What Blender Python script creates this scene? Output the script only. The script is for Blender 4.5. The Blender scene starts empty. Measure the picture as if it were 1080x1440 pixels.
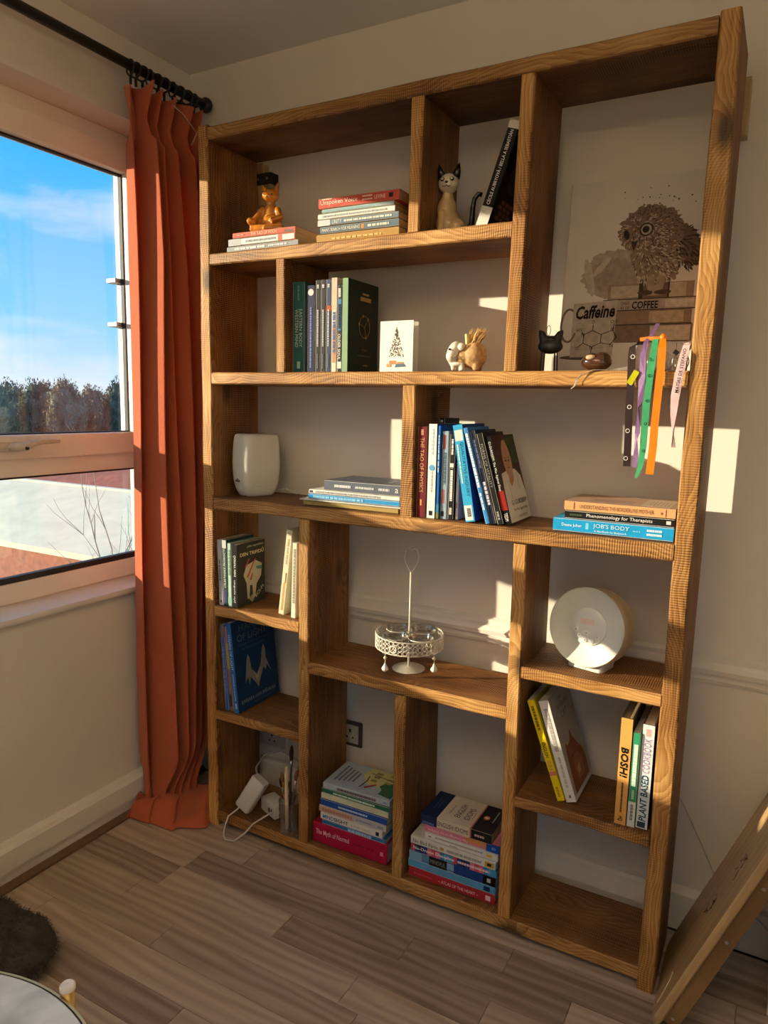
import bpy, bmesh, math, random
from mathutils import Vector, Matrix, Euler, noise

# ------------------------------------------------------------------ camera, sky, sun, exposure
SC = bpy.context.scene
COL = SC.collection
PI = math.pi

cam_d = bpy.data.cameras.new('camera')
cam_d.sensor_fit = 'VERTICAL'; cam_d.sensor_height = 24.0; cam_d.sensor_width = 18.0
cam_d.lens = 1011.07 / 1440.0 * 24.0
cam_d.clip_start = 0.02; cam_d.clip_end = 400
cam = bpy.data.objects.new('camera', cam_d); COL.objects.link(cam)
yaw, pitch, roll = -0.501069, -0.147508, -0.021256
fwd = Vector((math.sin(yaw)*math.cos(pitch), math.cos(yaw)*math.cos(pitch), math.sin(pitch)))
rt = Vector((math.cos(yaw), -math.sin(yaw), 0)); dn = -(rt.cross(fwd))
r2 = rt*math.cos(roll) + dn*math.sin(roll); d2 = -rt*math.sin(roll) + dn*math.cos(roll)
cam.matrix_world = Matrix(((r2.x, -d2.x, -fwd.x, 1.58157), (r2.y, -d2.y, -fwd.y, -1.69871), (r2.z, -d2.z, -fwd.z, 1.40851), (0, 0, 0, 1)))
SC.camera = cam

SUN_DIR = Vector((1.72, 1.0, -0.344)).normalized()
sun_d = bpy.data.lights.new('sun', 'SUN'); sun_d.energy = 8.2; sun_d.angle = math.radians(0.6); sun_d.color = (1.0, 0.83, 0.58)
sun = bpy.data.objects.new('sun', sun_d); COL.objects.link(sun); sun.location = (-6, -4, 5)
sun.rotation_euler = SUN_DIR.to_track_quat('-Z', 'Y').to_euler()

def build_world(strength):
    w = bpy.data.worlds.new('sky'); SC.world = w; w.use_nodes = True
    nt = w.node_tree; nt.nodes.clear(); N = nt.nodes.new; L = nt.links.new
    out = N('ShaderNodeOutputWorld'); bg = N('ShaderNodeBackground'); bg.inputs[1].default_value = strength
    tc = N('ShaderNodeTexCoord'); sp = N('ShaderNodeSeparateXYZ'); L(tc.outputs['Generated'], sp.inputs[0])
    rp = N('ShaderNodeValToRGB'); L(sp.outputs[2], rp.inputs[0])
    e = rp.color_ramp.elements; e[0].position = 0.0; e[0].color = (0.62, 0.82, 0.98, 1); e[1].position = 0.7; e[1].color = (0.04, 0.33, 0.80, 1)
    m = e.new(0.10); m.color = (0.27, 0.66, 1.0, 1); m2 = e.new(0.28); m2.color = (0.06, 0.48, 1.0, 1)
    mp = N('ShaderNodeMapping'); mp.inputs['Scale'].default_value = (1.6, 1.6, 5.2); mp.inputs['Location'].default_value = (0.35, 0.9, 0.2)
    L(tc.outputs['Generated'], mp.inputs[0])
    nz = N('ShaderNodeTexNoise'); nz.inputs['Scale'].default_value = 1.7; nz.inputs['Detail'].default_value = 7; nz.inputs['Roughness'].default_value = 0.52
    L(mp.outputs[0], nz.inputs['Vector'])
    cr = N('ShaderNodeValToRGB'); cr.color_ramp.elements[0].position = 0.47; cr.color_ramp.elements[1].position = 0.72
    L(nz.outputs[0], cr.inputs[0])
    mx = N('ShaderNodeMixRGB'); L(cr.outputs[0], mx.inputs[0]); L(rp.outputs[0], mx.inputs[1]); mx.inputs[2].default_value = (0.95, 0.95, 0.97, 1)
    L(mx.outputs[0], bg.inputs[0]); L(bg.outputs[0], out.inputs[0])
build_world(1.04)

SC.cycles.max_bounces = 10; SC.cycles.caustics_reflective = False; SC.cycles.caustics_refractive = False
VS = SC.view_settings
VS.view_transform = 'Standard'; VS.look = 'None'; VS.gamma = 1.0; VS.use_curve_mapping = False; VS.exposure = 0.18

# ------------------------------------------------------------------ helpers: objects
def tag(o, label=None, cat=None, group=None, kind=None):
    if label: o['label'] = label
    if cat: o['category'] = cat
    if group: o['group'] = group
    if kind: o['kind'] = kind
    return o
def empty(name, loc=(0, 0, 0), rot=(0, 0, 0), parent=None):
    o = bpy.data.objects.new(name, None); COL.objects.link(o); o.location = loc; o.rotation_euler = rot
    o.empty_display_size = 0.02
    if parent: o.parent = parent
    return o
def thing(name, label, cat, loc=(0, 0, 0), rz=0.0, group=None):
    return tag(empty(name, loc, (0, 0, rz)), label, cat, group)

class MB:
    """collects faces; build() links them as ONE mesh object"""
    def __init__(s): s.v = []; s.f = []
    def add(s, vs, fs, M=None):
        k = len(s.v)
        for p in vs:
            q = Vector(p)
            if M is not None: q = M @ q
            s.v.append(tuple(q))
        for f in fs: s.f.append(tuple(i + k for i in f))
        return s
    def box(s, x0, x1, y0, y1, z0, z1, c=0.0, M=None):
        if c <= 0:
            vs = [(x, y, z) for z in (z0, z1) for y in (y0, y1) for x in (x0, x1)]
            return s.add(vs, [(0, 2, 3, 1), (4, 5, 7, 6), (0, 1, 5, 4), (2, 6, 7, 3), (0, 4, 6, 2), (1, 3, 7, 5)], M)
        bm = bmesh.new(); bmesh.ops.create_cube(bm, size=1.0)
        for v in bm.verts:
            v.co = Vector(((x0+x1)/2 + v.co.x*(x1-x0), (y0+y1)/2 + v.co.y*(y1-y0), (z0+z1)/2 + v.co.z*(z1-z0)))
        bmesh.ops.bevel(bm, geom=list(bm.edges), offset=c, segments=2, affect='EDGES', profile=0.6)
        return s.bm(bm, M)
    def bm(s, bm, M=None):
        bm.verts.index_update()
        s.add([v.co.copy() for v in bm.verts], [[v.index for v in f.verts] for f in bm.faces], M); bm.free(); return s
    def lathe(s, prof, n=24, M=None, cap=True, a0=0.0):
        vs = []; fs = []
        for r, z in prof:
            for i in range(n):
                a = a0 + 2*PI*i/n; vs.append((r*math.cos(a), r*math.sin(a), z))
        for j in range(len(prof)-1):
            for i in range(n):
                k = (i+1) % n; fs.append((j*n+i, j*n+k, (j+1)*n+k, (j+1)*n+i))
        if cap:
            fs.append(tuple(range(n-1, -1, -1))); m = (len(prof)-1)*n; fs.append(tuple(range(m, m+n)))
        return s.add(vs, fs, M)
    def tube(s, pts, r, n=8, M=None, closed=False):
        pts = [Vector(p) for p in pts]; m = len(pts); rs = r if isinstance(r, (list, tuple)) else [r]*m
        vs = []; fs = []; up = None
        for i, p in enumerate(pts):
            if closed: t = pts[(i+1) % m] - pts[i-1]
            else: t = pts[min(i+1, m-1)] - pts[max(i-1, 0)]
            if t.length < 1e-9: t = Vector((0, 0, 1))
            t.normalize()
            if up is None: up = Vector((0, 0, 1)) if abs(t.z) < 0.9 else Vector((1, 0, 0))
            a = t.cross(up)
            if a.length < 1e-6: a = t.orthogonal()
            a.normalize(); up = a.cross(t)
            for k in range(n):
                w = 2*PI*k/n; vs.append(p + a*(rs[i]*math.cos(w)) + up*(rs[i]*math.sin(w)))
        for i in range(m if closed else m-1):
            j = (i+1) % m
            for k in range(n):
                l = (k+1) % n; fs.append((i*n+k, i*n+l, j*n+l, j*n+k))
        if not closed: fs.append(tuple(range(n-1, -1, -1))); fs.append(tuple(range((m-1)*n, m*n)))
        return s.add(vs, fs, M)
    def prism(s, poly, h0, h1, M=None):
        """polygon (x,y) extruded from z=h0 to h1"""
        n = len(poly)
        vs = [(x, y, h0) for x, y in poly] + [(x, y, h1) for x, y in poly]
        fs = [tuple(range(n-1, -1, -1)), tuple(range(n, 2*n))] + [(i, (i+1) % n, n+(i+1) % n, n+i) for i in range(n)]
        return s.add(vs, fs, M)
    def ball(s, c, r, M=None, sub=3, R=None):
        bm = bmesh.new(); bmesh.ops.create_icosphere(bm, subdivisions=sub, radius=1.0)
        r = r if isinstance(r, (list, tuple)) else (r, r, r)
        for v in bm.verts:
            q = Vector((v.co.x*r[0], v.co.y*r[1], v.co.z*r[2]))
            if R is not None: q = R @ q
            v.co = q + Vector(c)
        return s.bm(bm, M)
    def grid(s, fn, nu, nv, M=None, closed_u=False):
        vs = [fn(i/(nu if closed_u else nu-1), j/(nv-1)) for j in range(nv) for i in range(nu)]
        fs = []
        for j in range(nv-1):
            for i in range(nu if closed_u else nu-1):
                k = (i+1) % nu; fs.append((j*nu+i, j*nu+k, (j+1)*nu+k, (j+1)*nu+i))
        return s.add(vs, fs, M)
    def mesh(s, name, smooth=False):
        me = bpy.data.meshes.new(name); me.from_pydata(s.v, [], s.f); me.update()
        bm = bmesh.new(); bm.from_mesh(me); bmesh.ops.recalc_face_normals(bm, faces=list(bm.faces)); bm.to_mesh(me); bm.free()
        if smooth is not False:
            for p in me.polygons: p.use_smooth = True
            if smooth is not True: me.set_sharp_from_angle(angle=math.radians(smooth))
        return me
    def build(s, name, mat, parent=None, smooth=False, loc=None, rot=None):
        o = bpy.data.objects.new(name, s.mesh(name, smooth)); COL.objects.link(o)
        if mat: o.data.materials.append(mat)
        if parent: o.parent = parent
        if loc: o.location = loc
        if rot: o.rotation_euler = rot
        return o

def blob(parts, voxel, smooth_it=4):
    """union of ellipsoids / capsules as ONE continuous surface. parts: ('e', centre, radii[, euler]) or ('c', points, radii)"""
    mb = MB()
    for p in parts:
        if p[0] == 'e': mb.ball(p[1], p[2], sub=3, R=Euler(p[3]).to_matrix() if len(p) > 3 else None)
        else: mb.tube(p[1], p[2], 10)
    me = mb.mesh('tmp'); o = bpy.data.objects.new('tmp', me); COL.objects.link(o)
    m = o.modifiers.new('r', 'REMESH'); m.mode = 'VOXEL'; m.voxel_size = voxel
    m2 = o.modifiers.new('s', 'SMOOTH'); m2.iterations = smooth_it; m2.factor = 0.5
    dg = bpy.context.evaluated_depsgraph_get(); dg.update()
    out = bpy.data.meshes.new_from_object(o.evaluated_get(dg)); bpy.data.objects.remove(o)
    for p in out.polygons: p.use_smooth = True
    return out
def mobj(name, me, mat, parent=None, loc=None, rot=None):
    o = bpy.data.objects.new(name, me); COL.objects.link(o); me.name = name
    if mat: me.materials.clear(); me.materials.append(mat)
    if parent: o.parent = parent
    if loc: o.location = loc
    if rot: o.rotation_euler = rot
    return o

# ------------------------------------------------------------------ helpers: materials
MATS = {}
def nodes_of(m):
    m.use_nodes = True; nt = m.node_tree; nt.nodes.clear()
    out = nt.nodes.new('ShaderNodeOutputMaterial'); b = nt.nodes.new('ShaderNodeBsdfPrincipled'); nt.links.new(b.outputs[0], out.inputs[0])
    return nt, nt.nodes.new, nt.links.new, b, out
def pm(color, rough=0.6, var=0.12, scale=60.0, metal=0.0, spec=0.5, bump=0.0, coat=0.0, name=None, trans=0.0):
    key = (tuple(round(c, 4) for c in color), rough, var, scale, metal, spec, bump, coat, trans)
    if key in MATS: return MATS[key]
    m = bpy.data.materials.new(name or 'paint'); nt, N, L, b, out = nodes_of(m)
    tc = N('ShaderNodeTexCoord'); nz = N('ShaderNodeTexNoise'); nz.inputs['Scale'].default_value = scale; nz.inputs['Detail'].default_value = 3
    L(tc.outputs['Object'], nz.inputs['Vector'])
    rp = N('ShaderNodeValToRGB'); e = rp.color_ramp.elements
    e[0].position = 0.3; e[1].position = 0.7
    e[0].color = tuple(c*(1-var) for c in color) + (1,); e[1].color = tuple(min(1, c*(1+var*0.6)) for c in color) + (1,)
    L(nz.outputs[0], rp.inputs[0]); L(rp.outputs[0], b.inputs['Base Color'])
    b.inputs['Roughness'].default_value = rough; b.inputs['Metallic'].default_value = metal; b.inputs['Specular IOR Level'].default_value = spec
    b.inputs['Coat Weight'].default_value = coat; b.inputs['Coat Roughness'].default_value = 0.1
    if trans: b.inputs['Transmission Weight'].default_value = trans
    if bump:
        bp = N('ShaderNodeBump'); bp.inputs['Strength'].default_value = bump; bp.inputs['Distance'].default_value = 0.002
        L(nz.outputs[0], bp.inputs['Height']); L(bp.outputs[0], b.inputs['Normal'])
    MATS[key] = m; return m
def hexc(h):
    h = h.lstrip('#'); r = [int(h[i:i+2], 16)/255 for i in (0, 2, 4)]
    return tuple(c/12.92 if c <= 0.04045 else ((c+0.055)/1.055)**2.4 for c in r)
def ink(h, rough=0.6): return pm(hexc(h), rough, 0.04, 200, spec=0.15, name='print')
def cov(h, rough=0.5): return pm(hexc(h), rough, 0.07, 40, spec=0.2, name='cover')

def wood_mat():
    m = bpy.data.materials.new('stained_pine'); nt, N, L, b, out = nodes_of(m)
    tc = N('ShaderNodeTexCoord'); oi = N('ShaderNodeObjectInfo')
    sc = N('ShaderNodeVectorMath'); sc.operation = 'SCALE'; cb = N('ShaderNodeCombineXYZ')
    mu = N('ShaderNodeMath'); mu.operation = 'MULTIPLY'; mu.inputs[1].default_value = 7.3; L(oi.outputs['Random'], mu.inputs[0])
    mu2 = N('ShaderNodeMath'); mu2.operation = 'MULTIPLY'; mu2.inputs[1].default_value = 0.09; L(oi.outputs['Random'], mu2.inputs[0])
    L(mu.outputs[0], cb.inputs[0]); L(mu2.outputs[0], cb.inputs[1]); L(mu2.outputs[0], cb.inputs[2])
    ad = N('ShaderNodeVectorMath'); ad.operation = 'ADD'; L(tc.outputs['Object'], ad.inputs[0]); L(cb.outputs[0], ad.inputs[1])
    # slow wander of the trunk axis, and knots that bend the rings
    mpw = N('ShaderNodeMapping'); mpw.inputs['Scale'].default_value = (2.6, 5, 5); L(ad.outputs[0], mpw.inputs[0])
    wn = N('ShaderNodeTexNoise'); wn.inputs['Scale'].default_value = 1.0; wn.inputs['Detail'].default_value = 2.0; L(mpw.outputs[0], wn.inputs['Vector'])
    sub = N('ShaderNodeVectorMath'); sub.operation = 'SUBTRACT'; L(wn.outputs['Color'], sub.inputs[0]); sub.inputs[1].default_value = (0.5, 0.5, 0.5)
    scl = N('ShaderNodeVectorMath'); scl.operation = 'SCALE'; L(sub.outputs[0], scl.inputs[0]); scl.inputs['Scale'].default_value = 0.16
    ad2 = N('ShaderNodeVectorMath'); ad2.operation = 'ADD'; L(ad.outputs[0], ad2.inputs[0]); L(scl.outputs[0], ad2.inputs[1])
    kv = N('ShaderNodeMapping'); kv.inputs['Scale'].default_value = (3.0, 6, 6); L(ad.outputs[0], kv.inputs[0])
    vo = N('ShaderNodeTexVoronoi'); vo.inputs['Scale'].default_value = 1.0; L(kv.outputs[0], vo.inputs['Vector'])
    kr = N('ShaderNodeMapRange'); kr.inputs['From Min'].default_value = 0.06; kr.inputs['From Max'].default_value = 0.34; kr.inputs['To Min'].default_value = 1; kr.inputs['To Max'].default_value = 0
    L(vo.outputs['Distance'], kr.inputs['Value'])
    kof = N('ShaderNodeVectorMath'); kof.operation = 'SCALE'; kof.inputs[0].default_value = (0, 0.02, 0.02); L(kr.outputs[0], kof.inputs['Scale'])
    ad3 = N('ShaderNodeVectorMath'); ad3.operation = 'ADD'; L(ad2.outputs[0], ad3.inputs[0]); L(kof.outputs[0], ad3.inputs[1])
    mpr = N('ShaderNodeMapping'); mpr.inputs['Scale'].default_value = (0.10, 1, 1); mpr.inputs['Location'].default_value = (0, 0.05, 0.09); L(ad3.outputs[0], mpr.inputs[0])
    wv = N('ShaderNodeTexWave'); wv.wave_type = 'RINGS'; wv.rings_direction = 'X'; wv.wave_profile = 'SAW'
    wv.inputs['Scale'].default_value = 46; wv.inputs['Distortion'].default_value = 2.4; wv.inputs['Detail'].default_value = 2; wv.inputs['Detail Scale'].default_value = 1.5
    L(mpr.outputs[0], wv.inputs['Vector'])
    # fibres
    mpf = N('ShaderNodeMapping'); mpf.inputs['Scale'].default_value = (5, 190, 190); L(ad.outputs[0], mpf.inputs[0])
    fn = N('ShaderNodeTexNoise'); fn.inputs['Scale'].default_value = 1.0; fn.inputs['Detail'].default_value = 3; L(mpf.outputs[0], fn.inputs['Vector'])
    # blotchy stain
    bn = N('ShaderNodeTexNoise'); bn.inputs['Scale'].default_value = 6.0; bn.inputs['Detail'].default_value = 4; L(ad.outputs[0], bn.inputs['Vector'])
    # saw marks across the length
    sw = N('ShaderNodeTexWave'); sw.wave_type = 'BANDS'; sw.bands_direction = 'X'; sw.inputs['Scale'].default_value = 55; sw.inputs['Distortion'].default_value = 2.2; sw.inputs['Detail'].default_value = 1; sw.inputs['Detail Scale'].default_value = 0.8
    L(ad.outputs[0], sw.inputs['Vector'])
    mpm = N('ShaderNodeMapping'); mpm.inputs['Scale'].default_value = (2.2, 9, 9); L(ad.outputs[0], mpm.inputs[0])
    mn = N('ShaderNodeTexNoise'); mn.inputs['Scale'].default_value = 1.0; mn.inputs['Detail'].default_value = 1; L(mpm.outputs[0], mn.inputs['Vector'])
    mr = N('ShaderNodeMapRange'); mr.inputs['From Min'].default_value = 0.38; mr.inputs['From Max'].default_value = 0.62; L(mn.outputs[0], mr.inputs['Value'])
    sm = N('ShaderNodeMath'); sm.operation = 'MULTIPLY'; L(sw.outputs['Fac'], sm.inputs[0]); L(mr.outputs[0], sm.inputs[1])
    # sum to a tone value
    def mul(a, k):
        n = N('ShaderNodeMath'); n.operation = 'MULTIPLY'; L(a, n.inputs[0]); n.inputs[1].default_value = k; return n.outputs[0]
    def add(a, c):
        n = N('ShaderNodeMath'); n.operation = 'ADD'; L(a, n.inputs[0]); L(c, n.inputs[1]); return n.outputs[0]
    t = add(add(mul(wv.outputs['Fac'], 0.20), mul(fn.outputs[0], 0.46)), add(mul(bn.outputs[0], 0.56), mul(sm.outputs[0], -0.29)))
    rp = N('ShaderNodeValToRGB'); e = rp.color_ramp.elements
    e[0].position = 0.26; e[0].color = (0.060, 0.023, 0.007, 1); e[1].position = 0.80; e[1].color = (0.62, 0.36, 0.15, 1)
    x = e.new(0.42); x.color = (0.22, 0.090, 0.026, 1); x = e.new(0.58); x.color = (0.40, 0.19, 0.060, 1)
    L(t, rp.inputs[0])
    kr2 = N('ShaderNodeMapRange'); kr2.inputs['From Min'].default_value = 0.06; kr2.inputs['From Max'].default_value = 0.17; kr2.inputs['To Min'].default_value = 0.85; kr2.inputs['To Max'].default_value = 0
    L(vo.outputs['Distance'], kr2.inputs['Value'])
    mx = N('ShaderNodeMixRGB'); L(kr2.outputs[0], mx.inputs[0]); L(rp.outputs[0], mx.inputs[1]); mx.inputs[2].default_value = (0.030, 0.014, 0.006, 1)
    # the sawn front edges took less stain than the broad faces
    sn = N('ShaderNodeSeparateXYZ'); L(tc.outputs['Normal'], sn.inputs[0])
    en = N('ShaderNodeMapRange'); en.inputs['From Min'].default_value = -0.9; en.inputs['From Max'].default_value = -0.4; en.inputs['To Min'].default_value = 1; en.inputs['To Max'].default_value = 0; L(sn.outputs[1], en.inputs['Value'])
    fa = N('ShaderNodeMixRGB'); fa.blend_type = 'MULTIPLY'; fa.inputs[0].default_value = 1; L(mx.outputs[0], fa.inputs[1]); fa.inputs[2].default_value = (0.58, 0.52, 0.46, 1)
    ed = N('ShaderNodeMixRGB'); ed.blend_type = 'MULTIPLY'; ed.inputs[0].default_value = 1; L(mx.outputs[0], ed.inputs[1]); ed.inputs[2].default_value = (1.05, 1.09, 0.95, 1)
    fm = N('ShaderNodeMixRGB'); L(en.outputs[0], fm.inputs[0]); L(fa.outputs[0], fm.inputs[1]); L(ed.outputs[0], fm.inputs[2])
    tn = N('ShaderNodeMixRGB'); tn.blend_type = 'MULTIPLY'; tn.inputs[0].default_value = 1; L(fm.outputs[0], tn.inputs[1]); L(oi.outputs['Color'], tn.inputs[2])   # multiplied by the tone set for each board
    L(tn.outputs[0], b.inputs['Base Color'])
    b.inputs['Roughness'].default_value = 0.55; b.inputs['Specular IOR Level'].default_value = 0.35
    h = add(add(mul(wv.outputs['Fac'], 0.35), mul(fn.outputs[0], 0.35)), mul(sm.outputs[0], 0.55))
    bp = N('ShaderNodeBump'); bp.inputs['Strength'].default_value = 0.55; bp.inputs['Distance'].default_value = 0.0016; L(h, bp.inputs['Height']); L(bp.outputs[0], b.inputs['Normal'])
    return m
WOOD = wood_mat()

def grain_mat(name, cols, sx=3.0, sy=60.0, ring=14, rough=0.45, rnd=1.0, coat=0.0):
    """board grain along local X with a tone of its own per board"""
    m = bpy.data.materials.new(name); nt, N, L, b, out = nodes_of(m)
    tc = N('ShaderNodeTexCoord'); oi = N('ShaderNodeObjectInfo')
    mu = N('ShaderNodeMath'); mu.operation = 'MULTIPLY'; mu.inputs[1].default_value = 13.7; L(oi.outputs['Random'], mu.inputs[0])
    cb = N('ShaderNodeCombineXYZ'); L(mu.outputs[0], cb.inputs[0]); L(mu.outputs[0], cb.inputs[1])
    ad = N('ShaderNodeVectorMath'); L(tc.outputs['Object'], ad.inputs[0]); L(cb.outputs[0], ad.inputs[1])
    mp = N('ShaderNodeMapping'); mp.inputs['Scale'].default_value = (sx, sy, sy); L(ad.outputs[0], mp.inputs[0])
    fn = N('ShaderNodeTexNoise'); fn.inputs['Scale'].default_value = 1; fn.inputs['Detail'].default_value = 4; fn.inputs['Roughness'].default_value = 0.62; L(mp.outputs[0], fn.inputs['Vector'])
    mp2 = N('ShaderNodeMapping'); mp2.inputs['Scale'].default_value = (0.16, 1, 1); L(ad.outputs[0], mp2.inputs[0])
    wv = N('ShaderNodeTexWave'); wv.wave_type = 'BANDS'; wv.bands_direction = 'Y'; wv.inputs['Scale'].default_value = ring; wv.inputs['Distortion'].default_value = 9; wv.inputs['Detail'].default_value = 2; wv.inputs['Detail Scale'].default_value = 1.1
    L(mp2.outputs[0], wv.inputs['Vector'])
    a = N('ShaderNodeMath'); a.operation = 'MULTIPLY'; L(fn.outputs[0], a.inputs[0]); a.inputs[1].default_value = 0.50
    c = N('ShaderNodeMath'); c.operation = 'MULTIPLY_ADD'; L(wv.outputs['Fac'], c.inputs[0]); c.inputs[1].default_value = 0.20; L(a.outputs[0], c.inputs[2])
    d = N('ShaderNodeMath'); d.operation = 'MULTIPLY_ADD'; L(oi.outputs['Random'], d.inputs[0]); d.inputs[1].default_value = 0.30*rnd; L(c.outputs[0], d.inputs[2])
    rp = N('ShaderNodeValToRGB'); e = rp.color_ramp.elements
    e[0].position = 0.22; e[0].color = cols[0] + (1,); e[1].position = 0.86; e[1].color = cols[2] + (1,); x = e.new(0.54); x.color = cols[1] + (1,)
    L(d.outputs[0], rp.inputs[0]); L(rp.outputs[0], b.inputs['Base Color'])
    b.inputs['Roughness'].default_value = rough; b.inputs['Coat Weight'].default_value = coat; b.inputs['Coat Roughness'].default_value = 0.25
    bp = N('ShaderNodeBump'); bp.inputs['Strength'].default_value = 0.2; bp.inputs['Distance'].default_value = 0.0008; L(fn.outputs[0], bp.inputs['Height']); L(bp.outputs[0], b.inputs['Normal'])
    return m

def wall_mat(name, col):
    m = bpy.data.materials.new(name); nt, N, L, b, out = nodes_of(m)
    tc = N('ShaderNodeTexCoord'); nz = N('ShaderNodeTexNoise'); nz.inputs['Scale'].default_value = 2.2; nz.inputs['Detail'].default_value = 5; L(tc.outputs['Object'], nz.inputs['Vector'])
    rp = N('ShaderNodeValToRGB'); e = rp.color_ramp.elements; e[0].position = 0.3; e[1].position = 0.7
    e[0].color = tuple(c*0.95 for c in col) + (1,); e[1].color = col + (1,); L(nz.outputs[0], rp.inputs[0]); L(rp.outputs[0], b.inputs['Base Color'])
    n2 = N('ShaderNodeTexNoise'); n2.inputs['Scale'].default_value = 160; n2.inputs['Detail'].default_value = 2; L(tc.outputs['Object'], n2.inputs['Vector'])
    bp = N('ShaderNodeBump'); bp.inputs['Strength'].default_value = 0.12; bp.inputs['Distance'].default_value = 0.001; L(n2.outputs[0], bp.inputs['Height']); L(bp.outputs[0], b.inputs['Normal'])
    b.inputs['Roughness'].default_value = 0.8; b.inputs['Specular IOR Level'].default_value = 0.25
    return m
def glass_pane_mat():
    m = bpy.data.materials.new('window_glass'); m.use_nodes = True; nt = m.node_tree; nt.nodes.clear(); N = nt.nodes.new; L = nt.links.new
    out = N('ShaderNodeOutputMaterial'); mx = N('ShaderNodeMixShader'); t = N('ShaderNodeBsdfTransparent'); g = N('ShaderNodeBsdfGlossy')
    t.inputs[0].default_value = (0.985, 0.992, 0.99, 1); g.inputs['Roughness'].default_value = 0.015
    lw = N('ShaderNodeLayerWeight'); lw.inputs[0].default_value = 0.5
    pw = N('ShaderNodeMath'); pw.operation = 'POWER'; L(lw.outputs['Facing'], pw.inputs[0]); pw.inputs[1].default_value = 4.0
    fr = N('ShaderNodeMath'); fr.operation = 'MULTIPLY_ADD'; L(pw.outputs[0], fr.inputs[0]); fr.inputs[1].default_value = 0.9; fr.inputs[2].default_value = 0.045
    tc = N('ShaderNodeTexCoord'); nz = N('ShaderNodeTexNoise'); nz.inputs['Scale'].default_value = 3; L(tc.outputs['Object'], nz.inputs['Vector'])
    bp = N('ShaderNodeBump'); bp.inputs['Strength'].default_value = 0.02; bp.inputs['Distance'].default_value = 0.001; L(nz.outputs[0], bp.inputs['Height']); L(bp.outputs[0], g.inputs['Normal'])
    L(fr.outputs[0], mx.inputs[0]); L(t.outputs[0], mx.inputs[1]); L(g.outputs[0], mx.inputs[2]); L(mx.outputs[0], out.inputs[0])
    return m
def clear_glass_mat(col=(1, 1, 1)):
    m = bpy.data.materials.new('clear_glass'); m.use_nodes = True; nt = m.node_tree; nt.nodes.clear(); N = nt.nodes.new; L = nt.links.new
    out = N('ShaderNodeOutputMaterial'); mx = N('ShaderNodeMixShader'); t = N('ShaderNodeBsdfTransparent'); g = N('ShaderNodeBsdfGlossy')
    lw = N('ShaderNodeLayerWeight'); lw.inputs[0].default_value = 0.35
    tc = N('ShaderNodeTexCoord'); nz = N('ShaderNodeTexNoise'); nz.inputs['Scale'].default_value = 20; L(tc.outputs['Object'], nz.inputs['Vector'])
    rp = N('ShaderNodeValToRGB'); rp.color_ramp.elements[0].color = tuple(c*0.93 for c in col)+(1,); rp.color_ramp.elements[1].color = col+(1,); L(nz.outputs[0], rp.inputs[0]); L(rp.outputs[0], t.inputs[0])
    g.inputs['Roughness'].default_value = 0.03
    L(lw.outputs['Facing'], mx.inputs[0]); L(t.outputs[0], mx.inputs[1]); L(g.outputs[0], mx.inputs[2]); L(mx.outputs[0], out.inputs[0])
    return m
def fabric_mat():
    m = bpy.data.materials.new('terracotta_linen'); nt, N, L, b, out = nodes_of(m)
    tc = N('ShaderNodeTexCoord'); mp = N('ShaderNodeMapping'); mp.inputs['Scale'].default_value = (900, 900, 500); L(tc.outputs['Object'], mp.inputs[0])
    nz = N('ShaderNodeTexNoise'); nz.inputs['Scale'].default_value = 1; nz.inputs['Detail'].default_value = 2; L(mp.outputs[0], nz.inputs['Vector'])
    rp = N('ShaderNodeValToRGB'); e = rp.color_ramp.elements; e[0].position = .3; e[1].position = .7
    e[0].color = (0.50, 0.115, 0.052, 1); e[1].color = (0.74, 0.215, 0.105, 1); L(nz.outputs[0], rp.inputs[0]); L(rp.outputs[0], b.inputs['Base Color'])
    b.inputs['Roughness'].default_value = 0.85; b.inputs['Specular IOR Level'].default_value = 0.15; b.inputs['Sheen Weight'].default_value = 0.5; b.inputs['Sheen Tint'].default_value = (1.0, 0.6, 0.4, 1)
    tr = N('ShaderNodeBsdfTranslucent'); tr.inputs[0].default_value = (0.80, 0.11, 0.025, 1); mx = N('ShaderNodeMixShader'); mx.inputs[0].default_value = 0.30
    bp = N('ShaderNodeBump'); bp.inputs['Strength'].default_value = 0.3; bp.inputs['Distance'].default_value = 0.0008; L(nz.outputs[0], bp.inputs['Height']); L(bp.outputs[0], b.inputs['Normal'])
    L(b.outputs[0], mx.inputs[1]); L(tr.outputs[0], mx.inputs[2]); L(mx.outputs[0], out.inputs[0])
    return m
def pages_mat(col):
    m = bpy.data.materials.new('paper'); nt, N, L, b, out = nodes_of(m)
    tc = N('ShaderNodeTexCoord'); mp = N('ShaderNodeMapping'); mp.inputs['Scale'].default_value = (3, 3, 1800); L(tc.outputs['Object'], mp.inputs[0])
    nz = N('ShaderNodeTexNoise'); nz.inputs['Scale'].default_value = 1; nz.inputs['Detail'].default_value = 1; L(mp.outputs[0], nz.inputs['Vector'])
    rp = N('ShaderNodeValToRGB'); e = rp.color_ramp.elements; e[0].position = .3; e[1].position = .7
    e[0].color = tuple(c*0.78 for c in col)+(1,); e[1].color = col+(1,); L(nz.outputs[0], rp.inputs[0]); L(rp.outputs[0], b.inputs['Base Color']); b.inputs['Roughness'].default_value = 0.9
    return m
PAPER = {'w': pages_mat((0.78, 0.73, 0.62)), 't': pages_mat((0.56, 0.40, 0.22)), 'k': pages_mat((0.62, 0.55, 0.45))}
M_WALL = wall_mat('wall_paint', (0.80, 0.745, 0.665)); M_CEIL = wall_mat('ceiling_paint', (0.86, 0.83, 0.78)); M_TRIM = wall_mat('trim_gloss', (0.80, 0.765, 0.70))
M_UPVC = pm((0.90, 0.84, 0.77), 0.35, 0.03, 8, name='window_plastic')
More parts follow.
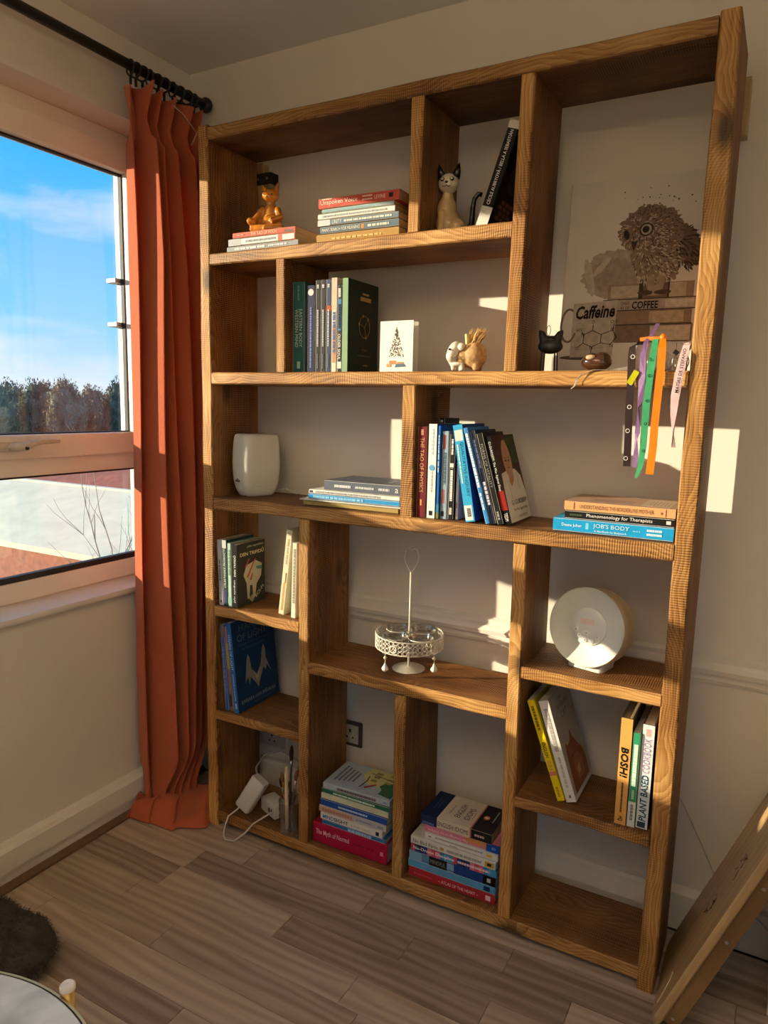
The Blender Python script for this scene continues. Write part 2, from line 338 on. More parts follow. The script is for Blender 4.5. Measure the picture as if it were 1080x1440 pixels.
M_GASK = pm((0.015, 0.016, 0.018), 0.6, name='rubber'); M_GLASS = glass_pane_mat()
M_BLK = pm((0.012, 0.013, 0.014), 0.45, name='black_metal'); M_WHITE = pm((0.72, 0.71, 0.67), 0.4, 0.04, name='white_plastic')
M_FLOOR = grain_mat('laminate_oak', ((0.20, 0.142, 0.106), (0.38, 0.295, 0.230), (0.54, 0.44, 0.36)), 3.0, 60, 9, 0.42, 1.35, 0.12)
M_PINE = grain_mat('pale_pine', ((0.42, 0.27, 0.12), (0.56, 0.38, 0.18), (0.68, 0.49, 0.26)), 2.0, 40, 9, 0.35, 0.2, 0.3)
M_STEEL = pm((0.55, 0.55, 0.55), 0.3, 0.1, metal=1.0, name='steel')
M_CLEAR = clear_glass_mat()
def struct(o): o['kind'] = 'structure'; return o
# ------------------------------------------------------------------ the room
XW, YW, ZC = -0.291, 0.28, 2.505          # window wall, back wall, ceiling
XR, YR = 4.25, -3.7                       # far walls behind and beside the camera
WY0, WY1, WZ0, WZ1 = -2.40, 0.188, 0.79, 2.273   # window opening
struct(MB().box(XW-0.19, XR+0.2, YW, YW+0.25, -0.1, ZC+0.05).build('wall_back', M_WALL))
RW = (1.3, 4.0, 0.95, 2.2)                # opening added in the rear wall to let in fill light
w = MB(); w.box(XW-0.19, XR+0.2, YR-0.25, YR, -0.1, RW[2]).box(XW-0.19, XR+0.2, YR-0.25, YR, RW[3], ZC+0.05).box(XW-0.19, RW[0], YR-0.25, YR, RW[2], RW[3]).box(RW[1], XR+0.2, YR-0.25, YR, RW[2], RW[3])
struct(w.build('wall_rear', M_WALL))
struct(MB().box(XR, XR+0.25, YR, YW, -0.1, ZC+0.05).build('wall_right', M_WALL))
w = MB()
w.box(XW-0.19, XW, YR, YW, -0.1, WZ0-0.018).box(XW-0.19, XW, YR, YW, WZ1, ZC+0.05).box(XW-0.19, XW, YR, WY0, WZ0-0.018, WZ1).box(XW-0.19, XW, WY1, YW, WZ0-0.018, WZ1)
struct(w.build('wall_left', M_WALL))
struct(MB().box(XW-0.19, XR+0.25, YR-0.25, YW+0.25, ZC, ZC+0.2).build('ceiling', M_CEIL))

# floor: separate laminate strips on a sub-floor
fl = struct(MB().box(XW-0.02, XR, YR, YW, -0.12, -0.008).build('floor', pm((0.05, 0.035, 0.025), 0.8, name='subfloor')))
rng = random.Random(11)
SW = 0.0955; LENS = [0.42, 0.58, 0.74, 0.92]
PM = {}
for ln in LENS:
    PM[ln] = MB().box(-ln/2+0.0006, ln/2-0.0006, -SW/2+0.0005, SW/2-0.0005, -0.008, 0.0, 0.0007).mesh('plank'); PM[ln].materials.append(M_FLOOR)
y = YW - 0.02 - SW/2; row = 0
while y > -2.75:
    x = XW - rng.random()*0.6
    while x < XR - 0.05 and not (y < -0.9 and x > 3.0):
        ln = rng.choice(LENS); cx = x + ln/2
        if cx - ln/2 > XR - 0.3: break
        o = bpy.data.objects.new('plank', PM[ln]); COL.objects.link(o); o.parent = fl; o.location = (cx, y, 0)
        x += ln
    y -= SW; row += 1
struct(MB().box(XW, XR, YR, y+SW/2, -0.008, 0).build('floor_rear', M_FLOOR))

# skirting and chair rail: moulded profiles
def run_profile(name, prof, p0, p1, outward, mat, parent=None):
    """profile (d outward from wall, z) swept in a straight line"""
    p0 = Vector(p0); p1 = Vector(p1); o = Vector(outward); n = len(prof)
    vs = [p + o*d + Vector((0, 0, z)) for p in (p0, p1) for d, z in prof]
    fs = [tuple(range(n)), tuple(range(2*n-1, n-1, -1))] + [(i, (i+1) % n, n+(i+1) % n, n+i) for i in range(n)]
    return MB().add(vs, fs).build(name, mat, parent)
SK = [(0, 0), (0.010, 0), (0.010, 0.045), (0.022, 0.050), (0.022, 0.112), (0.017, 0.122), (0, 0.127)]
struct(run_profile('baseboard_back', SK, (XW, YW, 0), (XR, YW, 0), (0, -1, 0), M_TRIM))
struct(run_profile('baseboard_left', [(0, 0.018), (0.024, 0.018), (0.024, 0.050), (0.036, 0.056), (0.036, 0.118), (0.026, 0.128), (0, 0.132)], (XW, YR, 0), (XW, YW-0.022, 0), (1, 0, 0), M_TRIM))
struct(run_profile('trim_1', [(0, 0), (0.045, 0), (0.045, 0.008), (0.030, 0.017), (0, 0.018)], (XW, YR, 0), (XW, YW-0.024, 0), (1, 0, 0), pm((0.16, 0.10, 0.05), 0.5, name='floor_edging')))
RAIL = [(0, 0.712), (0.008, 0.714), (0.012, 0.724), (0.010, 0.738), (0.022, 0.742), (0.026, 0.755), (0.018, 0.766), (0.010, 0.772), (0.012, 0.784), (0, 0.792)]
struct(run_profile('trim_2', RAIL, (XW, YW, 0), (XR, YW, 0), (0, -1, 0), M_TRIM))

# ------------------------------------------------------------------ the window
FX = -0.41                                 # inner face of the frame
win = struct(empty('window_1', (FX, WY0, WZ0)))
def wpart(name, mb, mat, parent=win, smooth=False):
    o = mb.build(name, mat, parent, smooth); o.matrix_parent_inverse = Matrix.Translation((-FX, -WY0, -WZ0)); return o
def ring(mb, x0, x1, y0, y1, z0, z1, wl, wr, wb, wt, c=0.004):
    mb.box(x0, x1, y0, y0+wl, z0, z1, c).box(x0, x1, y1-wr, y1, z0, z1, c)
    mb.box(x0, x1, y0+wl-0.001, y1-wr+0.001, z0, z0+wb, c).box(x0, x1, y0+wl-0.001, y1-wr+0.001, z1-wt, z1, c); return mb
ym = -1.19                                 # mullion, unseen, placed to keep sun off the pine panel
wpart('outer_frame', ring(MB(), FX-0.07, FX, WY0, WY1, WZ0, WZ1, 0.05, 0.05, 0.062, 0.050).box(FX-0.07, FX, ym-0.03, ym+0.03, WZ0+0.05, WZ1-0.04, 0.004), M_UPVC)
wpart('transom', MB().box(FX-0.07, FX, ym+0.025, WY1-0.045, 1.172, 1.232, 0.004), M_UPVC)
SY0, SY1 = ym+0.026, WY1-0.046
sash = wpart('sash', ring(MB(), FX-0.055, FX+0.014, SY0, SY1, 1.226, WZ1-0.046, 0.052, 0.052, 0.072, 0.078, 0.006), M_UPVC)
def sub(name, mb, mat, par, smooth=False):
    o = mb.build(name, mat, par, smooth); o.matrix_parent_inverse = par.matrix_parent_inverse.copy() if False else Matrix.Identity(4); return o
wpart('glazing_bead', ring(MB(), FX-0.03, FX-0.012, SY0+0.045, SY1-0.045, 1.292, WZ1-0.120, 0.010, 0.010, 0.010, 0.010, 0.002), M_GASK)
wpart('glazing_bead', ring(MB(), FX-0.03, FX-0.006, SY0+0.002, SY1-0.002, WZ0+0.058, 1.176, 0.010, 0.010, 0.022, 0.010, 0.002), M_GASK)
wpart('pane', MB().box(FX-0.028, FX-0.022, SY0+0.05, SY1-0.05, 1.296, WZ1-0.124), M_GLASS)
wpart('pane', MB().box(FX-0.028, FX-0.022, SY0+0.008, SY1-0.008, WZ0+0.07, 1.17), M_GLASS)
wpart('sash', ring(MB(), FX-0.055, FX+0.014, WY0+0.046, ym-0.026, WZ0+0.058, WZ1-0.046, 0.052, 0.060, 0.072, 0.078, 0.006), M_UPVC)  # unseen sash, its wide stile added to block sun from the pine panel
wpart('pane', MB().box(FX-0.028, FX-0.022, WY0+0.09, ym-0.08, WZ0+0.12, WZ1-0.12), M_GLASS)
# espagnolette handle on the sash rail
hb = MB().box(FX+0.012, FX+0.024, -0.440, -0.345, 1.250, 1.278, 0.005)
wpart('handle_plate', hb, pm((0.62, 0.55, 0.46), 0.35, name='handle_plastic'), smooth=30)
hp = [(FX+0.034, -0.375, 1.264), (FX+0.046, -0.350, 1.266), (FX+0.050, -0.325, 1.274), (FX+0.048, -0.295, 1.279), (FX+0.046, -0.26, 1.279), (FX+0.044, -0.235, 1.278)]
wpart('handle', MB().tube([(FX+0.018, -0.378, 1.264)]+hp, [0.013, 0.014, 0.013, 0.010, 0.0085, 0.008, 0.006], 10), pm((0.66, 0.58, 0.46), 0.3, name='handle_metal'), smooth=True)
wpart('key_barrel', MB().lathe([(0.006, 0), (0.006, 0.008)], 12, Matrix.Translation((FX+0.050, -0.352, 1.262)) @ Matrix.Rotation(PI/2, 4, 'Y')), M_BLK)
for zz in (1.80, 1.655):                   # hinge arms seen beyond the jamb
    wpart('stay_arm', MB().box(FX-0.075, FX-0.03, 0.066, 0.100, zz, zz+0.016, 0.003), pm((0.5, 0.48, 0.42), 0.4, metal=0.6, name='stay_metal'))
struct(MB().box(XW-0.13, XW+0.018, WY0-0.03, WY1+0.03, WZ0-0.02, WZ0, 0.006).build('window_1_sill', pm((0.80, 0.76, 0.72), 0.3, 0.03, 6, name='sill_gloss'), smooth=30))
# added window behind the camera, unseen, brings in sun and sky fill
w2 = struct(empty('fill_window', (RW[0], YR, RW[2])))
INV2 = Matrix.Translation((-RW[0], -YR, -RW[2]))
fr = MB(); nd = 3; dw = (RW[1]-RW[0])/nd
for k in range(nd):
    a = RW[0]+dw*k
    for x0, x1, z0, z1 in ((a, a+0.06, RW[2], RW[3]), (a+dw-0.06, a+dw, RW[2], RW[3]), (a+0.06, a+dw-0.06, RW[2], RW[2]+0.08), (a+0.06, a+dw-0.06, RW[3]-0.06, RW[3])):
        fr.box(x0, x1, YR-0.14, YR-0.08, z0, z1, 0.004)
o = fr.build('window_frame', M_UPVC, w2); o.matrix_parent_inverse = INV2
for k in range(nd):
    a = RW[0]+dw*k; o = MB().box(a+0.061, a+dw-0.061, YR-0.113, YR-0.107, RW[2]+0.081, RW[3]-0.061).build('pane', M_GLASS, w2); o.matrix_parent_inverse = INV2

# ------------------------------------------------------------------ outdoors
struct(MB().box(-160, 160, -160, 160, -3.3, -3.2).build('ground', pm((0.30, 0.27, 0.16), 0.9, 0.35, 0.6, name='winter_grass')))
hs = thing('cream_roof_house', 'low brick building with a pale cream sloping roof below the window', 'building', (-9, 6, -3.2))
BRICK = pm((0.36, 0.13, 0.08), 0.8, 0.25, 9, name='brick'); CREAM = pm((0.72, 0.68, 0.52), 0.85, 0.10, 3, name='roof_felt')
MB().box(-8, 5.2, 0.0, 1.8, 0, 2.06).build('brick_wall', BRICK, hs)
MB().prism([(-0.18, 2.06), (1.9, 2.76), (1.9, 2.86), (-0.18, 2.16)], -8.2, 5.4, Matrix(((0, 0, 1, 0), (1, 0, 0, 0), (0, 1, 0, 0), (0, 0, 0, 1)))).build('roof', CREAM, hs)
MB().box(-8.2, 5.4, 1.905, 2.05, 2.0, 2.90, 0.02).build('ridge_wall', CREAM, hs)
h2 = thing('tiled_roof_house', 'brick house with a red tiled roof beyond the cream roof', 'building', (-19, 11.2, -3.2))
MB().box(-5, 7.0, -1.6, 2.6, 0, 1.9).build('wall', BRICK, h2)
MB().prism([(-2.0, 1.75), (3.0, 1.75), (0.5, 3.05)], -5.3, 7.2, Matrix.Rotation(PI/2, 4, 'Z') @ Matrix.Rotation(PI/2, 4, 'X')).build('roof', pm((0.30, 0.10, 0.07), 0.8, 0.25, 5, name='clay_tile'), h2)
h3 = thing('grey_roof_house', 'pale house with a grey slate roof behind the tiled roof', 'building', (-20, 20, -3.2))
MB().box(-3, 5.0, -2, 3, 0, 2.0).build('wall', pm((0.55, 0.52, 0.5), 0.8, name='render'), h3)
MB().prism([(-2.4, 1.9), (3.4, 1.9), (0.5, 3.3)], -3.3, 5.3, Matrix.Rotation(PI/2, 4, 'Z') @ Matrix.Rotation(PI/2, 4, 'X')).build('roof', pm((0.30, 0.34, 0.42), 0.6, 0.2, 5, name='slate'), h3)
rng = random.Random(5)
LEAF = [pm(c, 0.95, 0.45, 1.3, bump=1.0, name='hazed_winter_foliage') for c in ((0.27, 0.28, 0.21), (0.31, 0.29, 0.22), (0.19, 0.22, 0.17))]  # leaf colours lightened to paint in the haze of distance
BARK = pm((0.12, 0.09, 0.06), 0.9, 0.3, 8, name='bark')
def crown_mesh(seed):
    # twiggy shell of small leaf sprays round a lumpy core
    r = random.Random(seed+40); bm = bmesh.new(); bmesh.ops.create_icosphere(bm, subdivisions=4, radius=0.86)
    def lump(d): return 1 + noise.noise(d*2.2 + Vector((seed*9.1, 0, 0)))*0.26 + noise.noise(d*6 + Vector((0, seed*5, 0)))*0.16
    for v in bm.verts: v.co *= lump(v.co.normalized())
    mb = MB().bm(bm)
    for k in range(4200):
        d = Vector((r.gauss(0, 1), r.gauss(0, 1), r.gauss(0, 1))).normalized(); c = d*lump(d)*r.uniform(0.80, 1.04)
        a = Vector((r.uniform(-1, 1), r.uniform(-1, 1), r.uniform(-1, 1)))*0.055; b2 = Vector((r.uniform(-1, 1), r.uniform(-1, 1), r.uniform(-1, 1)))*0.055
        n0 = len(mb.v); mb.v += [tuple(c+a), tuple(c+b2), tuple(c-a*0.6-b2*0.6+d*0.05)]; mb.f.append((n0, n0+1, n0+2))
    me = bpy.data.meshes.new('crown'); me.from_pydata(mb.v, [], mb.f); me.update(); return me
CR = [crown_mesh(s) for s in range(4)]
TRUNK = MB().tube([(0, 0, 0), (0.05, 0, 1.2), (0, 0.05, 2.6)], [0.22, 0.17, 0.10], 7).mesh('trunk', True); TRUNK.materials.append(BARK)
TL = ['olive tree', 'brown winter tree', 'dark evergreen tree']
ORD = 'first second third fourth fifth sixth seventh eighth ninth tenth eleventh twelfth thirteenth fourteenth fifteenth'.split()
for i in range(15):
    ang = math.radians(132.0 + i*1.75); d = (62, 70, 78)[i % 3] + rng.random()*1.0
    k = (i*2) % 3
    t = thing('skyline_tree', TL[k] + ' on the skyline, ' + ORD[i] + ' in line from the curtain', 'tree', (1.58 + d*math.cos(ang), -1.7 + d*math.sin(ang), -3.2), rng.random()*6, 'trees on the skyline')
    o = bpy.data.objects.new('trunk', TRUNK); COL.objects.link(o); o.parent = t
    me = CR[i % 4].copy(); me.materials.clear(); me.materials.append(LEAF[k])
    o = bpy.data.objects.new('crown', me); COL.objects.link(o); o.parent = t
    s = 1.5 + rng.random()*0.2; o.location = (0, 0, 3.1); o.scale = (s, s, 2.6 + rng.random()*0.4)
# bare shrub close to the glass
bt = thing('bare_shrub', 'bare leafless shrub with thin branches outside the window near the curtain', 'shrub', (-5.0, 4.75, -3.2))
mb = MB(); rb = random.Random(4)
def branch(p, d, ln, r, lev):
    pts = [p]; q = p
    for s in range(4):
        d = (d + Vector((rb.uniform(-1, 1), rb.uniform(-1, 1), rb.uniform(-.4, .8)))*0.22).normalized(); q = q + d*ln/4; pts.append(q)
    mb.tube(pts, [r*(1-0.15*k) for k in range(5)], 5)
    if lev < 3:
        for s in range(4): branch(pts[rb.randint(1, 4)], (d + Vector((rb.uniform(-1, 1), rb.uniform(-1, 1), rb.uniform(-.3, .9)))*0.75).normalized(), ln*0.62, r*0.5, lev+1)
for k in range(3): branch(Vector((0.2*k, 0.1*k, 0)), Vector((0.1*(k-1), 0.1, 1)), 2.6, 0.035, 0)
mb.build('branches', pm((0.42, 0.36, 0.28), 0.9, name='twig'), bt)
# ------------------------------------------------------------------ curtain, rod
RX, RZ = -0.195, 2.382
rod = thing('curtain_rod', 'black metal curtain rod with round end cap under the ceiling', 'curtain rod', (RX, 0.25, RZ))
def rpart(name, mb, mat, smooth=True, par=None):
    o = mb.build(name, mat, par or rod, smooth); return o
rpart('pole', MB().tube([(0, 0.0, 0), (0, -2.9, 0)], 0.0145, 14), M_BLK)
rpart('end_cap', MB().lathe([(0.004, -0.014), (0.020, -0.012), (0.024, -0.004), (0.024, 0.006), (0.018, 0.012), (0.004, 0.014)], 20, Matrix.Rotation(PI/2, 4, 'X')), M_BLK)
for yy in (-0.02, -1.5, -2.8):
    rpart('bracket', MB().tube([(0, yy, 0), (-0.04, yy, -0.004), (XW-RX+0.001, yy, -0.004)], 0.008, 8).lathe([(0.024, 0), (0.024, 0.006)], 16, Matrix.Translation((XW-RX+0.006, yy, -0.004)) @ Matrix.Rotation(-PI/2, 4, 'Y')), M_BLK)
RY = [-0.318, -0.298, -0.272, -0.245, -0.214, -0.185, -0.150, -0.118, -0.085, -0.055]
rm = MB().tube([(0.021*math.cos(a), 0, 0.021*math.sin(a)-0.006) for a in [2*PI*k/20 for k in range(20)]], 0.0028, 6, closed=True)
rm.box(-0.003, 0.003, -0.003, 0.003, -0.052, -0.026).mesh
RING = rm.mesh('ring', True); RING.materials.append(M_BLK)
for k, yy in enumerate(RY):
    o = bpy.data.objects.new('ring', RING); COL.objects.link(o); o.parent = rod; o.location = (0, yy, 0); o.rotation_euler = (0, 0, (k % 3 - 1)*0.25)

cur = thing('curtain', 'long terracotta pleated curtain hanging beside the window and pooling on the floor', 'curtain', (RX-0.015, 0.08, 0.0))
# plan of the folds half-way down: room-side crests and window-side valleys, in world x, y
PLAN = [(-0.262, -0.048), (-0.192, -0.072), (-0.258, -0.032), (-0.098, -0.040), (-0.250, 0.004), (-0.120, 0.020), (-0.252, 0.056), (-0.122, 0.074), (-0.252, 0.112), (-0.132, 0.138), (-0.250, 0.172), (-0.150, 0.192), (-0.232, 0.226)]
ARC = [0.0]
for a_, c_ in zip(PLAN, PLAN[1:]): ARC.append(ARC[-1] + math.hypot(c_[0]-a_[0], c_[1]-a_[1]))
def plan(u):
    d = u*ARC[-1]; k = 0
    while k < len(PLAN)-2 and ARC[k+1] < d: k += 1
    f = (d-ARC[k])/(ARC[k+1]-ARC[k]); p = [PLAN[max(0, min(len(PLAN)-1, k+q))] for q in (-1, 0, 1, 2)]
    def cr(i): return 0.5*((2*p[1][i]) + (-p[0][i]+p[2][i])*f*0.6 + (2*p[0][i]-5*p[1][i]+4*p[2][i]-p[3][i])*f*f*0.6 + (-p[0][i]+3*p[1][i]-3*p[2][i]+p[3][i])*f**3*0.6 + (0.4*(2*p[2][i]-2*p[1][i])*(3*f*f-2*f**3)))
    return cr(0), cr(1)
CX, CY = RX-0.015, 0.08
def cloth(u, v):
    """u across the width, v from heading (0) to hem lying on the floor (1)"""
    drop = 2.335; tail = 0.30
    s = v*(drop+tail); hang = min(s, drop); g = hang/drop
    px_, py_ = plan(u)
    mid = -0.205
    k = 0.62 + 0.38*min(1, hang/0.5)
    if s < 0.15: k = 0.30 + 0.42*abs(s-0.095)/0.095            # gathered at the heading tape
    k *= 1 - 0.10*math.sin(2.6*g+5*u)
    wx = mid + (px_-mid)*k + 0.008*math.sin(4.2*g+9*u)
    if u > 0.35: wx -= 0.022*g*(u-0.35)
    wy = py_ + 0.006*math.sin(3.3*g*2+7*u)*min(1, hang/0.3)
    xx, yy = wx-CX, wy-CY
    zz = drop - hang + 0.006*math.cos(u*60)*max(0, 1-s/0.1)
    if g > 0.90:                                               # folds open out just above the floor
        q = (g-0.90)/0.10; q = q*q*(3-2*q)
        sx_, sy_ = -0.225+0.10*u-CX, -0.055+0.115*u-CY
        xx += q*0.72*(sx_-xx); yy += q*0.72*(sy_-yy)
        zz += 0.036*q
    if s > drop:
        e = (s-drop)/tail
        a = PI*(1.04 + 0.94*u)                                 # fan from the wall round to the bookcase
        rad = 0.150*math.sin(e*PI/2)*(1+0.14*math.sin(3.2*u*PI+0.6))
        xx += rad*math.cos(a)*0.95 + 0.055*e*u
        yy += rad*math.sin(a)*0.80 - 0.012*e
        zz = 0.004 + 0.040*(1-e)**1.5 + 0.050*math.sin(PI*min(1, e*1.02))**1.2*(0.55+0.45*math.sin(4.4*u*PI+1.6*e+0.8)) + 0.012*math.sin(11*u+7*e)*e*(1-e)*3
    lim = 0.044 if zz < 0.16 else (0.022 if 0.74 < zz < 0.82 else 0.006)
    return (max(xx, XW-CX+lim), yy, zz)
cm = MB().grid(cloth, 280, 150)
o = cm.build('fabric', fabric_mat(), cur, True)
md = o.modifiers.new('thickness', 'SOLIDIFY'); md.thickness = 0.0016
# heading-tape cord tails
o = MB().tube([(0.075, -0.04, 2.30), (0.080, 0.0, 2.285), (0.084, 0.03, 2.262), (0.086, 0.05, 2.245), (0.080, 0.03, 2.205)], 0.0014, 5).build('cord', pm((0.6, 0.5, 0.4), 0.8, name='string'), cur)

# ------------------------------------------------------------------ the bookcase
D = 0.225
case = thing('bookcase', 'tall open bookcase of thick dark-stained rough-sawn boards against the wall', 'bookcase', (0, 0, 0))
TONE = {3: 0.66, 1: 1.12, 2: 0.86, 4: 0.78, 7: 0.88, 12: 0.84, 17: 0.92, 14: 0.95, 19: 0.85, 6: 1.05, 8: 1.0, 9: 0.8}   # tone factor per board
def board(name, p0, p1, depth, thick0, thick1, seed, wavy=0.0015, y0=0.0, shear=(0, 0)):
    """p0 (x,z) to p1 (x,z): centre line of one edge-on board; local X runs along the grain"""
    p0 = Vector((p0[0], 0, p0[1])); p1 = Vector((p1[0], 0, p1[1])); ln = (p1-p0).length; d = (p1-p0)/ln
    n = max(6, int(ln/0.022)); c = 0.0035; cb = 0.0006
    vs = []; fs = []
    for i in range(n+1):
        t = i/n; th = (thick0+(thick1-thick0)*t)/2; x = (t-0.5)*ln
        def nz(k, f=5.0): return noise.noise(Vector((x*f+seed*7.7, k*3.3, seed*1.9)))
        e = wavy*nz(1)*2; f2 = wavy*nz(2, 3.2)*2.2; f3 = wavy*nz(3, 4.1)*1.2
        prof = [(-0.0+e+c, -th+f2), (e, -th+f2+c), (e+wavy*0.3*nz(5), th+f3-c), (e+c, th+f3), (depth-cb, th), (depth, th-cb), (depth, -th+cb), (depth-cb, -th)]
        for a, b2 in prof: vs.append((x, a+y0, b2))
        if i:
            k = (i-1)*8
            for j in range(8): l = (j+1) % 8; fs.append((k+j, k+l, k+8+l, k+8+j))
    fs.append(tuple(range(7, -1, -1))); fs.append(tuple(range(n*8, n*8+8)))
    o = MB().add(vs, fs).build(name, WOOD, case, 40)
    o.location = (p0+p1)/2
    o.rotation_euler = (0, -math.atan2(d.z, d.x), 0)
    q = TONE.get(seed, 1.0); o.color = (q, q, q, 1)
    return o
def hor(name, x0, x1, zb0, zt0, seed, zb1=None, zt1=None, wavy=0.0015):
    zb1 = zb0 if zb1 is None else zb1; zt1 = zt0 if zt1 is None else zt1
    return board(name, (x0, (zb0+zt0)/2), (x1, (zb1+zt1)/2), D, zt0-zb0, zt1-zb1, seed, wavy)
def ver(name, xa, xb, z0, z1, seed, lean=0.0, wavy=0.0012):
    xm = (xa+xb)/2; return board(name, (xm-lean/2, z0), (xm+lean/2, z1), D, xb-xa, xb-xa, seed, wavy)
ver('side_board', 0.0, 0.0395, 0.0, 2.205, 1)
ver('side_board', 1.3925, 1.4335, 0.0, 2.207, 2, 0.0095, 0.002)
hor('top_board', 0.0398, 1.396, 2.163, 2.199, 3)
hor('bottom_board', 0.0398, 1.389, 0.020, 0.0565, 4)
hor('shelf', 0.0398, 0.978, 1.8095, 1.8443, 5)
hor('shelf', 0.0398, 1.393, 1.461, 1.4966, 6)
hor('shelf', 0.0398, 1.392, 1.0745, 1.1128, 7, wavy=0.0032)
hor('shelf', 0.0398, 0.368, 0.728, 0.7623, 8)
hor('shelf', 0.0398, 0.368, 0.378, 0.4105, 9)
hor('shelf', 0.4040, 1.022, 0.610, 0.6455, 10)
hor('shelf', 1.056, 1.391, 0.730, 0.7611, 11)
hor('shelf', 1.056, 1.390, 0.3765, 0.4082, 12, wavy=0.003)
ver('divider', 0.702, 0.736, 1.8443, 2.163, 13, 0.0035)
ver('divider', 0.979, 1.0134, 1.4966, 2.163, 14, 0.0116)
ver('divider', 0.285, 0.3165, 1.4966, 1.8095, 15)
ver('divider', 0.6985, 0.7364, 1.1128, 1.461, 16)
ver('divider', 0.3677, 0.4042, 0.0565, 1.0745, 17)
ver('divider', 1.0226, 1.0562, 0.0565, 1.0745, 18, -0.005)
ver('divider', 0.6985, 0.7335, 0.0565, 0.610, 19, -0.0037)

# fixing battens and brackets behind the top corners
for nm, x0, x1, lab in (('wall_batten', -0.002, 0.046, 'pale wooden batten on the wall behind the orange cat figurine'), ('wall_batten', 1.415, 1.449, 'pale wooden batten on the wall behind the outer corner of the bookcase')):
    t = thing(nm, lab, 'batten', ((x0+x1)/2, YW, 2.04))
    MB().box(-(x1-x0)/2, (x1-x0)/2, -0.036, 0, 0, 0.128, 0.002).build('block', M_PINE, t)
    if x0 < 1:
        MB().box(-0.004, 0.062, -0.040, -0.0365, 0.060, 0.095, 0.001).box(0.0575, 0.061, -0.0395, -0.0002, 0.060, 0.095).build('angle_bracket', M_BLK, t)
        for q in (0.012, 0.046): MB().lathe([(0.004, 0), (0.003, 0.002)], 10, Matrix.Translation((q, -0.0405, 0.078)) @ Matrix.Rotation(PI/2, 4, 'X')).build('screw', M_STEEL, t)

# ------------------------------------------------------------------ added fill light, unseen behind the camera, modelled as a bowl uplighter
fill_lamp = thing('fill_uplighter', 'added bowl uplighter for fill light, hanging unseen behind the viewer', 'lamp', (1.2, -2.15, ZC))
for k in range(3): MB().tube([(0.02*math.cos(2.1*k), 0.02*math.sin(2.1*k), -0.03), (0.24*math.cos(2.1*k), 0.24*math.sin(2.1*k), -0.55)], 0.002, 6).build('cord', M_WHITE, fill_lamp)
MB().lathe([(0.001, -0.0305), (0.048, -0.030), (0.05, -0.004), (0.05, -0.0005)], 24, cap=False).build('ceiling_rose', M_WHITE, fill_lamp, 40)
MB().lathe([(0.001, -0.70), (0.10, -0.69), (0.20, -0.63), (0.25, -0.55), (0.245, -0.55), (0.195, -0.62), (0.10, -0.68), (0.001, -0.69)], 40, cap=False).build('bowl', M_WALL, fill_lamp, 40)
gm = bpy.data.materials.new('fill_emitter'); nt, N, L, b_, out = nodes_of(gm)
tc = N('ShaderNodeTexCoord'); nz = N('ShaderNodeTexNoise'); nz.inputs['Scale'].default_value = 9; L(tc.outputs['Object'], nz.inputs['Vector'])
rp = N('ShaderNodeValToRGB'); rp.color_ramp.elements[0].color = (0.95, 0.70, 0.42, 1); rp.color_ramp.elements[1].color = (1.0, 0.77, 0.50, 1); L(nz.outputs[0], rp.inputs[0])
L(rp.outputs[0], b_.inputs['Emission Color']); b_.inputs['Emission Strength'].default_value = 72.0; b_.inputs['Base Color'].default_value = (0.8, 0.75, 0.65, 1)
MB().lathe([(0.001, -0.585), (0.225, -0.59), (0.225, -0.592), (0.001, -0.592)], 32, cap=False).build('fill_disc', gm, fill_lamp, 40)
# ------------------------------------------------------------------ lettering: queued, turned into meshes in one pass at the end
TEXTQ = []
def text(s, parent, M, w, h, mat, shear=0.0, bold=0.0, name='lettering', keep=False):
    c = bpy.data.curves.new('lettering', 'FONT'); c.body = s; c.size = 1.0; c.align_x = 'LEFT'; c.resolution_u = 2; c.shear = shear; c.offset = bold; c.fill_mode = 'FRONT'
    o = bpy.data.objects.new('tmp_text', c); COL.objects.link(o); TEXTQ.append((o, parent, M, w, h, mat, name))
def flush_text():
    dg = bpy.context.evaluated_depsgraph_get(); dg.update()
    for o, parent, M, w, h, mat, name in TEXTQ:
        me = bpy.data.meshes.new_from_object(o.evaluated_get(dg)); bpy.data.objects.remove(o)
        if not me.vertices: continue
        xs = [v.co.x for v in me.vertices]; ys = [v.co.y for v in me.vertices]
        x0, x1, y0, y1 = min(xs), max(xs), min(ys), max(ys)
        sx, sy = w/max(1e-6, x1-x0), h/max(1e-6, y1-y0)
        for v in me.vertices:
            v.co = M @ Vector(((v.co.x-(x0+x1)/2)*sx, (v.co.y-(y0+y1)/2)*sy, 0))
        me.materials.clear(); me.materials.append(mat); me.name = name
        n = bpy.data.objects.new(name, me); COL.objects.link(n); n.parent = parent
    TEXTQ.clear()
EPS = 0.0004
def frame(right, up, origin):
    r = Vector(right).normalized(); u = Vector(up).normalized(); n = r.cross(u)
    return Matrix(((r.x, u.x, n.x, origin[0]), (r.y, u.y, n.y, origin[1]), (r.z, u.z, n.z, origin[2]), (0, 0, 0, 1)))

